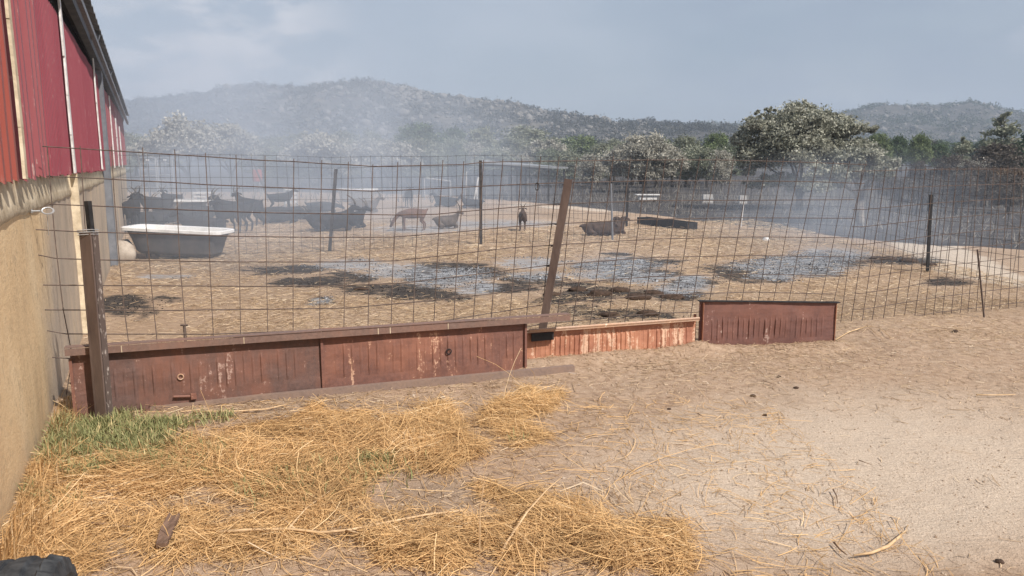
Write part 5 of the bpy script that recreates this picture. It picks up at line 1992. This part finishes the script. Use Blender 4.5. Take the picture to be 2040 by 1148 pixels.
for i in range(nr):
    for j in range(m_ - 1):
        fs.append((i * m_ + j, ((i + 1) % nr) * m_ + j, ((i + 1) % nr) * m_ + j + 1, i * m_ + j + 1))
mb = MB()
mb.add(vs, fs)
mb.build('tread', M_rubber, ty, smooth=False)
mb = MB()
mb.tube([(-0.08, 0, RT), (-0.06, 0, RT), (0.06, 0, RT), (0.08, 0, RT)], [RT * 0.64, RT * 0.5, RT * 0.5, RT * 0.64], 24)
mb.build('rim', M_galv, ty)

# ------------------------------------------------------------------ straw, grass, grit


def strands(name, P, heading, length, width, curve, tilt, mat, tint, label, segs=3):
    """ribbon strands starting at P (n,3)"""
    n_ = len(P)
    ts = np.linspace(-0.5, 0.5, segs + 1)
    dirx, diry = np.cos(heading), np.sin(heading)
    nx_, ny_ = -diry, dirx
    roll = rng.uniform(-0.9, 0.9, n_)
    V = np.zeros((n_, segs + 1, 2, 3))
    for k, t_ in enumerate(ts):
        s_ = t_ * length
        bend = curve * length * (0.25 - t_ * t_)
        cx = P[:, 0] + dirx * s_ + nx_ * bend
        cy_ = P[:, 1] + diry * s_ + ny_ * bend
        cz = P[:, 2] + np.sin(tilt) * (t_ + 0.5) * length + np.abs(curve) * 0.3 * length * (0.25 - t_ * t_)
        for m2, sg in enumerate((-0.5, 0.5)):
            V[:, k, m2, 0] = cx + nx_ * width * sg * np.cos(roll)
            V[:, k, m2, 1] = cy_ + ny_ * width * sg * np.cos(roll)
            V[:, k, m2, 2] = cz + width * sg * np.sin(roll)
    V = V.reshape(-1, 3)
    base = np.arange(n_)[:, None] * (segs + 1) * 2
    f = []
    for k in range(segs):
        f.append(np.stack([base[:, 0] + 2 * k, base[:, 0] + 2 * k + 1, base[:, 0] + 2 * k + 3, base[:, 0] + 2 * k + 2], 1))
    f = np.concatenate(f)
    o = mesh_np(name, V, f, mat, attr=dict(tint=np.repeat(tint, (segs + 1) * 2)))
    return tag(o, label, kind='stuff')


def sample_px(n_, fn, xr, yr):
    """sample yard points with density fn(px,py)"""
    out = []
    tot = 0
    while tot < n_:
        X = rng.uniform(*xr, n_ * 2)
        Y = rng.uniform(*yr, n_ * 2)
        a_, b_ = projn(X, Y, np.zeros_like(X))
        k = rng.random(len(X)) < fn(a_, b_, X, Y)
        wall = X > (S0 * Y - 0.7955 + 0.03)
        k &= wall
        out.append(np.stack([X[k], Y[k]], 1))
        tot += k.sum()
    return np.concatenate(out)[:n_]


# golden heaps in the foreground
n = 56000
Pq = sample_px(n, lambda a_, b_, X, Y: np.clip(1.25 * heap(a_, b_) + 1.3 * (vnoise(X, Y, 0.26, 8) - 0.62) + 0.5 * (vnoise(X, Y, 0.09, 28) - 0.5), 0, 1) * (heap(a_, b_) > 0) + 0.02 * (Y < 5.2), (-3.2, 1.8), (2.2, 5.4))
hv = heap(*projn(Pq[:, 0], Pq[:, 1], np.zeros(n)))
z = gz(Pq[:, 0], Pq[:, 1]) + rng.random(n) ** 1.5 * 0.045 * hv + 0.004
flow = vnoise(Pq[:, 0], Pq[:, 1], 0.4, 9) * 5.0 + rng.normal(0, 1.0, n)
tl = np.abs(rng.normal(0, 0.10, n)) + (rng.random(n) < 0.03) * rng.uniform(0.2, 0.8, n)
strands('straw', np.column_stack([Pq, z]), flow, rng.lognormal(-2.25, 0.5, n), rng.uniform(0.0013, 0.0034, n), rng.normal(0, 0.35, n), tl, M_straw,
        np.clip(rng.beta(1.3, 1.6, n) * 0.8 + 0.3 * vnoise(Pq[:, 0], Pq[:, 1], 0.3, 10), 0, 1), 'tangled golden straw heaps lying in the foreground yard', segs=4)
# thin straw between heaps and by the fence
n = 46000


def thin(a_, b_, X, Y):
    f_ = np.clip((Y - (6.3 + 0.385 * (X - 0.2)) + 1.6) / 1.2, 0, 1)
    return np.clip(0.09 + 0.6 * f_ * vnoise(X, Y, 0.6, 12) + 0.22 * (heap(a_, b_) > 0.02) + 0.35 * np.clip((1300 - a_) / 900, 0, 1) * vnoise(X, Y, 0.5, 13) - 0.22 * np.clip(1.2 - ((a_ - 1750) / 500) ** 2 - ((b_ - 980) / 160) ** 2, 0, 1), 0.012, 1)


Pq = sample_px(n, thin, (-3.2, 7.5), (2.2, 9.2))
z = gz(Pq[:, 0], Pq[:, 1]) + 0.004
strands('straw', np.column_stack([Pq, z]), rng.uniform(0, 6.28, n), rng.lognormal(-3.0, 0.5, n), rng.uniform(0.002, 0.005, n), rng.normal(0, 0.4, n), np.abs(rng.normal(0, 0.08, n)), M_strawpen,
        rng.beta(1.6, 1.8, n), 'thin scattered straw bits over the dusty yard', segs=2)
# pen bedding
n = 60000


def penf(a_, b_, X, Y):
    f_ = np.clip((Y - (6.35 + 0.385 * (X - 0.2))) / 0.3, 0, 1)
    inside = (X < 7.2) & (X > -9)
    bad = np.maximum(ell(a_, b_, CHAR), ell(a_, b_, ASH))
    return f_ * inside * (0.25 + 0.75 * vnoise(X, Y, 1.1, 14)) * (1 - 0.93 * np.clip(bad * 1.6, 0, 1)) * np.clip(11 / Y, 0.2, 1)


Pq = sample_px(n, penf, (-9, 7.2), (5.0, 22))
z = gz(Pq[:, 0], Pq[:, 1]) + 0.003 + rng.random(n) * 0.012
sc_l = np.clip(Pq[:, 1] / 10, 0.8, 1.7)
strands('straw', np.column_stack([Pq, z]), rng.uniform(0, 6.28, n), rng.lognormal(-2.75, 0.5, n) * sc_l, rng.uniform(0.003, 0.007, n) * sc_l, rng.normal(0, 0.4, n), np.abs(rng.normal(0, 0.10, n)), M_strawpen,
        rng.beta(1.8, 1.5, n), 'trampled straw bedding covering the goat pen', segs=2)
# charred crumbs on the black patches
n = 9000


def chf(a_, b_, X, Y):
    return np.clip(ell(a_, b_, CHAR) - 0.15, 0, 1)


Pq = sample_px(n, chf, (-5, 7.2), (6.0, 14))
z = gz(Pq[:, 0], Pq[:, 1]) + 0.006
v, f, tt = quads_soup(np.column_stack([Pq, z]), rng.uniform(0.003, 0.012, n), np.zeros(n), 0.4)
o = mesh_np('charred_crumbs', v, f, M_char)
n = 7000
Pa = sample_px(n, lambda a_, b_, X, Y: np.clip(ell(a_, b_, ASH) * 0.5 + 2.2 * (vnoise(X * 0.5, Y, 0.22, 77) - 0.62), 0, 1) * (ell(a_, b_, ASH) > 0.05), (-5, 8), (6.0, 14.5))
va, fa_, ta = quads_soup(np.column_stack([Pa, gz(Pa[:, 0], Pa[:, 1]) + 0.008]), rng.lognormal(-4.8, 0.5, n), np.clip(rng.beta(0.8, 0.9, n), 0, 1), 0.2)
oa = mesh_np('ash_flakes', va, fa_, leaf_mat('ash_flake', (0.03, 0.03, 0.033), (0.50, 0.52, 0.55)), attr=dict(tint=ta))
tag(oa, 'blue-grey and black ash flakes covering the burnt patches', kind='stuff')
tag(o, 'black charred crumbs on the burnt patches of the pen', kind='stuff')
# grit and clods
n = 30000
Pq = sample_px(n, lambda a_, b_, X, Y: np.clip(0.5 + 0.5 * vnoise(X, Y, 0.5, 15), 0, 1) * (1 - 0.8 * np.clip(heap(a_, b_), 0, 1)), (-3, 6.5), (2.0, 7.0))
z = gz(Pq[:, 0], Pq[:, 1])
s_ = rng.lognormal(-5.9, 0.45, n)
oc = np.array([[1, 0, 0], [-1, 0, 0], [0, 1, 0], [0, -1, 0], [0, 0, 1], [0, 0, -1]], float)
of = np.array([[0, 2, 4], [2, 1, 4], [1, 3, 4], [3, 0, 4]])
V = (oc[None] * (s_[:, None, None] * rng.uniform(0.6, 1.4, (n, 6, 1)))) + np.column_stack([Pq, z + s_ * 0.3])[:, None, :]
f = (of[None] + np.arange(n)[:, None, None] * 6).reshape(-1, 3)
o = mesh_np('grit', V.reshape(-1, 3), f, M_grit, attr=dict(tint=np.repeat(rng.random(n), 6)))
tag(o, 'fine grit and crumbs of soil on the yard', kind='stuff')

# grass by the barn corner
GR = [(215, 855, 150, 48, 1.0), (150, 905, 80, 45, 0.9), (320, 850, 110, 35, 0.6), (330, 930, 200, 50, 0.28), (735, 918, 40, 16, 0.6), (600, 960, 250, 50, 0.10), (80, 960, 40, 80, 0.3), (1010, 905, 40, 14, 0.1)]


def grf(a_, b_, X, Y):
    a_ = a_ + (vnoise(X, Y, 0.3, 70) - 0.5) * 120
    b_ = b_ + (vnoise(X, Y, 0.25, 71) - 0.5) * 60
    m = np.zeros_like(a_)
    for cx, cy, rx, ry, w_ in GR:
        m = np.maximum(m, w_ * np.clip(1.25 * (1 - ((a_ - cx) / rx) ** 2 - ((b_ - cy) / ry) ** 2), 0, 1))
    return np.clip(m * (0.1 + 1.6 * vnoise(X, Y, 0.16, 17)), 0, 1)


n = 8500
Pq = sample_px(n, grf, (-3.3, 0.5), (3.0, 5.3))
z = gz(Pq[:, 0], Pq[:, 1]) - 0.002
L = rng.uniform(0.03, 0.10, n)
hd_ = rng.uniform(0, 6.28, n)
ln = rng.uniform(0.2, 1.1, n)
wd = rng.uniform(0.0018, 0.004, n)
V = np.zeros((n, 5, 3))
for k, (u, ww) in enumerate([(0, 1), (0, -1), (0.55, 0.8), (0.55, -0.8), (1, 0)]):
    V[:, k, 0] = Pq[:, 0] + np.cos(hd_) * L * ln * u ** 2 - np.sin(hd_) * wd * ww
    V[:, k, 1] = Pq[:, 1] + np.sin(hd_) * L * ln * u ** 2 + np.cos(hd_) * wd * ww
    V[:, k, 2] = z + L * u * (1 - 0.35 * ln * u)
ba = np.arange(n)[:, None] * 5
f = np.concatenate([ba + np.array([[0, 1, 3]]), ba + np.array([[0, 3, 2]]), ba + np.array([[2, 3, 4]])])
o = mesh_np('grass', V.reshape(-1, 3), f, M_grass, attr=dict(tint=np.repeat(np.clip(rng.beta(2, 2.6, n) + (rng.random(n) < 0.12) * 0.5, 0, 1), 5)))
tag(o, 'short green grass growing by the barn wall and first post', kind='stuff')

n = 1300
yy_ = rng.uniform(2.3, 5.0, n)
xx_ = S0 * yy_ - 0.7955 + 0.03 + np.abs(rng.normal(0, 0.10, n))
L = rng.uniform(0.05, 0.24, n) * (0.4 + vnoise(xx_, yy_, 0.3, 95))
hd_ = rng.uniform(-1.2, 1.2, n)
ln = rng.uniform(0.1, 0.9, n)
wd = rng.uniform(0.0012, 0.003, n)
z = gz(xx_, yy_) - 0.004
V = np.zeros((n, 5, 3))
for k, (u, ww) in enumerate([(0, 1), (0, -1), (0.55, 0.8), (0.55, -0.8), (1, 0)]):
    V[:, k, 0] = xx_ + np.cos(hd_) * L * ln * u ** 2 - np.sin(hd_) * wd * ww
    V[:, k, 1] = yy_ + np.sin(hd_) * L * ln * u ** 2 + np.cos(hd_) * wd * ww
    V[:, k, 2] = z + L * u * (1 - 0.3 * ln * u)
ba = np.arange(n)[:, None] * 5
f = np.concatenate([ba + np.array([[0, 1, 3]]), ba + np.array([[0, 3, 2]]), ba + np.array([[2, 3, 4]])])
o = mesh_np('dry_grass', V.reshape(-1, 3), f, M_straw, attr=dict(tint=np.repeat(rng.random(n), 5)))
tag(o, 'dry bleached grass standing along the foot of the barn wall', kind='stuff')

# ------------------------------------------------------------------ sticks, board piece, dung


def stick(pts, r_, mat, label, name='stick', cat='stick', lift=0.02, branch=None):
    P = [G(x_, y_) for x_, y_ in pts]
    o0 = P[0].copy()
    for p_ in P:
        p_.z = gz1(p_.x, p_.y) + lift
    o0.z = P[0].z
    rs = r_ if hasattr(r_, '__len__') else [r_ * (1 - 0.5 * i / (len(P) - 1)) for i in range(len(P))]
    mb = MB()
    mb.tube([p_ - o0 for p_ in P], rs, 6)
    if branch:
        for br in branch:
            B_ = [G(x_, y_) for x_, y_ in br]
            for p_ in B_:
                p_.z = gz1(p_.x, p_.y) + lift
            mb.tube([p_ - o0 for p_ in B_], [r_ * 0.6, r_ * 0.45, r_ * 0.25][:len(B_)], 5)
    ob = mb.build(name, mat, smooth=True)
    ob.location = o0
    return tag(ob, label, cat)


stick([(432, 1077), (500, 1072), (575, 1070), (640, 1078), (700, 1076), (780, 1058), (850, 1044), (925, 1034)], 0.0085, M_stick, 'long pale crooked branch lying across the foreground straw', 'branch', 'branch', 0.035,
      branch=[[(575, 1070), (610, 1030), (668, 985)], [(590, 1071), (560, 1045)], [(690, 1077), (720, 1086)]])
stick([(385, 829), (470, 824), (530, 818), (575, 809)], 0.007, M_stick, 'straight pale stick lying just in front of the dark board')
stick([(447, 883), (470, 870), (492, 858)], 0.006, M_stick, 'short pale stick on the soil below the straight one')
stick([(170, 1057), (220, 1057), (270, 1062)], 0.008, M_stickb, 'dark brown twig half buried in straw left of the board piece')
stick([(90, 1126), (135, 1098), (172, 1072)], 0.005, M_stick, 'thin bowed straw-coloured stick beside the tyre')
stick([(1700, 1118), (1735, 1112), (1768, 1100), (1790, 1082), (1806, 1066)], [0.004, 0.0065, 0.008, 0.006, 0.002], M_stick, 'curved pale husk-like stick on the bare soil at right')
stick([(1661, 1090), (1672, 1104), (1686, 1117)], 0.005, M_stickb, 'short dark stick touching the lower end of the curved pale one')
stick([(1659, 985), (1666, 998), (1668, 1013)], 0.004, M_stickb, 'small dark twig on the bare soil above the curved stick')
stick([(1775, 1042), (1784, 1056), (1790, 1070)], 0.002, M_stickb, 'hair-thin twig above the curved pale stick')
stick([(1664, 682), (1690, 668), (1727, 657), (1752, 662), (1774, 681)], 0.006, M_stick, 'arched dry branch lying off the right end of the maroon board', branch=[[(1727, 657), (1745, 672), (1760, 684)]])
stick([(1945, 792), (1975, 791), (2022, 790)], 0.006, M_stick, 'pale straight stick on straw litter near the right border')
stick([(1390, 828), (1400, 834)], 0.004, M_stickb, 'little brown twig on the bare soil in the yard centre')
stick([(1710, 926), (1732, 934)], 0.003, M_stickb, 'tiny twig lying alone on the pale soil')
stick([(1520, 762), (1546, 770)], 0.003, M_stickb, 'tiny brown twig below the maroon board')
# tall stalks rising in the foreground
q = G(955, 1115)
st = thing('dry_stalk', 'tall thin dry stalk standing upright in the nearest straw heap', 'stalk', q)
zt = zat(950, q.y)
MB().tube([(0, 0, 0), (0.004, 0, zt * 0.6), (xat(966, q.y, zt) - q.x, 0, zt)], [0.004, 0.003, 0.002], 5).build('stem', M_stick, st)
MB().tube([(xat(966, q.y, zt) - q.x, 0, zt), (xat(958, q.y, zt) - q.x, 0, zt - 0.03), (xat(975, q.y, zt) - q.x, 0.01, zt + 0.08)], 0.0012, 4).build('tip', M_stick, st)
q = G(985, 1140)
st = thing('dry_stalk', 'long arching dry stem slanting up to the right in the nearest straw heap', 'stalk', q)
pts = [(0, 0, 0.02)]
for px_, py_ in ((1010, 1080), (1050, 1020), (1090, 975), (1120, 950)):
    Yq = q.y + (1140 - py_) * 0.002
    zq = zat(py_, Yq)
    pts.append((xat(px_, Yq, zq) - q.x, Yq - q.y, zq))
MB().tube(pts, [0.006, 0.005, 0.004, 0.003, 0.0015], 5).build('stem', M_stick, st)
# broken board piece
a, b = G(322, 1108), G(345, 1047)
pc = thing('board_piece', 'broken piece of brown weathered board lying in the straw', 'board', a + Vector((0, 0, gz1(a.x, a.y) + 0.03)))
mb = MB()
v_ = b - a
u_ = Vector((v_.y, -v_.x, 0)).normalized() * 0.026
h_ = Vector((0, 0, 0.008))
pr = [(-u_ * 0.7), (u_ * 1.0 - v_ * 0.03), v_ * 0.35 + u_ * 1.1, v_ * 1.0 + u_ * 1.25, v_ * 0.9 + u_ * 0.3, v_ * 1.06 - u_ * 0.6, v_ * 0.5 - u_ * 1.0]
n_ = len(pr)
mb.add([p_ + h_ + Vector((0, 0, 0.012)) for p_ in pr] + [p_ - h_ + Vector((0, 0, 0.008)) for p_ in pr], [tuple(range(n_)), tuple(range(n_, 2 * n_))[::-1]] + [(i, i + n_, (i + 1) % n_ + n_, (i + 1) % n_) for i in range(n_)])
mb.build('board', M_plank, pc)
for i, (px, py, s_, lab) in enumerate([(1902, 667, 0.035, 'dark dung lump on the straw litter by the right mesh'), (1333, 813, 0.016, 'small black pellet on the soil left of the yard centre'), (1552, 752, 0.02, 'dark clod nearest the maroon board on the soil'),
                                       (1586, 774, 0.022, 'dark clod right of the one nearest the maroon board'), (1500, 787, 0.024, 'brown clod in a shallow hollow in mid yard'), (1524, 828, 0.018, 'brown clod beside a dried leaf in mid yard'),
                                       (1990, 1128, 0.02, 'dark clod at the lower right corner of the yard'), (940, 968, 0.015, 'little dark clod on the bare patch amid the straw')]):
    q = G(px, py)
    rock('dung_lump', (q.x, q.y, gz1(q.x, q.y) + s_ * 0.2), (s_ * 0.9, s_ * 0.7, s_ * 0.5), lab, i + 11, M_dung, 'dung')
r_ = random.Random(4)
for i, (px, py, s_) in enumerate([(1195, 597, .10), (1235, 588, .09), (1150, 585, .08), (1270, 603, .10), (1300, 592, .08), (1100, 592, .07), (1340, 598, .09), (1770, 521, .09), (1810, 525, .10), (1745, 519, .08), (1850, 531, .08), (720, 577, .06), (1215, 634, .07), (1290, 632, .08)]):
    q = G(px, py)
    o = rock('manure_clod', (q.x, q.y, gz1(q.x, q.y) + s_ * 0.1), (s_ * 1.6, s_, s_ * 0.55), 'dark clod of smouldering manure on a burnt patch of the pen', i + 40, M_dung, 'clod')
    o['group'] = 'smouldering manure clods'

# ------------------------------------------------------------------ haze and smoke


def volume_box(name, lo, hi, label, build):
    m = bpy.data.materials.new(name)
    m.use_nodes = True
    nt = m.node_tree
    nt.nodes.clear()
    out = nt.nodes.new('ShaderNodeOutputMaterial')
    pv = nt.nodes.new('ShaderNodeVolumePrincipled')
    nt.links.new(pv.outputs[0], out.inputs['Volume'])
    build(m, nt, pv)
    mb = MB()
    c_ = [(lo[i] + hi[i]) / 2 for i in range(3)]
    s_ = [hi[i] - lo[i] for i in range(3)]
    mb.box((0, 0, 0), s_)
    o = mb.build(name, m)
    o.location = c_
    return tag(o, label, kind='stuff')


def b_haze(m, nt, pv):
    pv.inputs['Color'].default_value = (0.62, 0.72, 0.86, 1)
    pv.inputs['Density'].default_value = 0.00085
    pv.inputs['Anisotropy'].default_value = 0.0


volume_box('haze', (-700, -20, -1.0), (1100, 900, 72), 'thin blue-grey smoke haze filling the whole air', b_haze)


def smoke_shader(dens, scale, bands, gauss, zfall, thr=(0.40, 0.66), col=(0.68, 0.77, 0.90)):
    def fn(m, nt, pv):
        N, Lk = nt.nodes, nt.links
        pv.inputs['Color'].default_value = (*col, 1)
        pv.inputs['Anisotropy'].default_value = 0.0
        geo = N.new('ShaderNodeNewGeometry')
        sep = N.new('ShaderNodeSeparateXYZ')
        Lk.new(geo.outputs['Position'], sep.inputs[0])

        def mth(op, a, b=0.0, clamp=False):
            q = N.new('ShaderNodeMath')
            q.operation = op
            q.use_clamp = clamp
            for i, w in ((0, a), (1, b)):
                if isinstance(w, bpy.types.NodeSocket):
                    Lk.new(w, q.inputs[i])
                else:
                    q.inputs[i].default_value = w
            return q.outputs[0]

        def mr(sock, a, b, c_=0.0, d=1.0):
            q = N.new('ShaderNodeMapRange')
            q.interpolation_type = 'SMOOTHSTEP'
            Lk.new(sock, q.inputs[0])
            for i, w in enumerate((a, b, c_, d)):
                q.inputs[i + 1].default_value = w
            return q.outputs[0]
        no = N.new('ShaderNodeTexNoise')
        no.inputs['Scale'].default_value = scale
        no.inputs['Detail'].default_value = 3
        Lk.new(geo.outputs['Position'], no.inputs['Vector'])
        nz = mr(no.outputs[0], thr[0], thr[1], 0.12, 1.0)
        tot = None
        for ax, a, b in bands:
            q = mr(sep.outputs[ax], a, b)
            tot = q if tot is None else mth('MULTIPLY', tot, q)
        for (cx, cy, cz, sx_, sy_, sz_, w) in gauss:
            dx = mth('POWER', mth('ABSOLUTE', mth('MULTIPLY', mth('SUBTRACT', sep.outputs[0], cx), 1 / sx_)), 2.0)
            dy = mth('POWER', mth('ABSOLUTE', mth('MULTIPLY', mth('SUBTRACT', sep.outputs[1], cy), 1 / sy_)), 2.0)
            dz = mth('POWER', mth('ABSOLUTE', mth('MULTIPLY', mth('SUBTRACT', sep.outputs[2], cz), 1 / sz_)), 2.0)
            e = mth('SUBTRACT', 1.0, mth('ADD', mth('ADD', dx, dy), dz), True)
            e = mth('MULTIPLY', e, w)
            tot = e if tot is None else mth('ADD', tot, e)
        zf = mr(sep.outputs[2], zfall[0], zfall[1], 1.0, 0.0)
        d_ = mth('MULTIPLY', mth('MULTIPLY', mth('MULTIPLY', tot, nz), zf), dens)
        Lk.new(d_, pv.inputs['Density'])
    return fn


# drifting bank over the left of the pen, thick towards the barn's far end
volume_box('smoke', (-16, 7.5, -0.5), (15, 46, 9), 'blue-grey smoke bank drifting over the goats on the barn side',
           smoke_shader(0.060, 0.24, [(0, 5.0, -7.0), (1, 8.5, 19.0), (1, 46, 36)],
                        [(-3.4, 12.6, 0.2, 3.2, 3.4, 2.2, 1.9), (7.0, 15.5, 0.2, 4.6, 5.0, 1.9, 1.7), (2.2, 12.0, 0.1, 3.0, 2.4, 1.4, 1.0), (-3.0, 20, 0.8, 4.5, 6.0, 3.0, 1.6)], (1.5, 9.0)))
volume_box('smoke', (-170, 60, -0.5), (60, 330, 60), 'large pale smoke bank hanging before the left part of the main hill',
           smoke_shader(0.0052, 0.018, [(0, 5, -75), (1, 60, 100), (1, 330, 280)], [], (15, 60)))
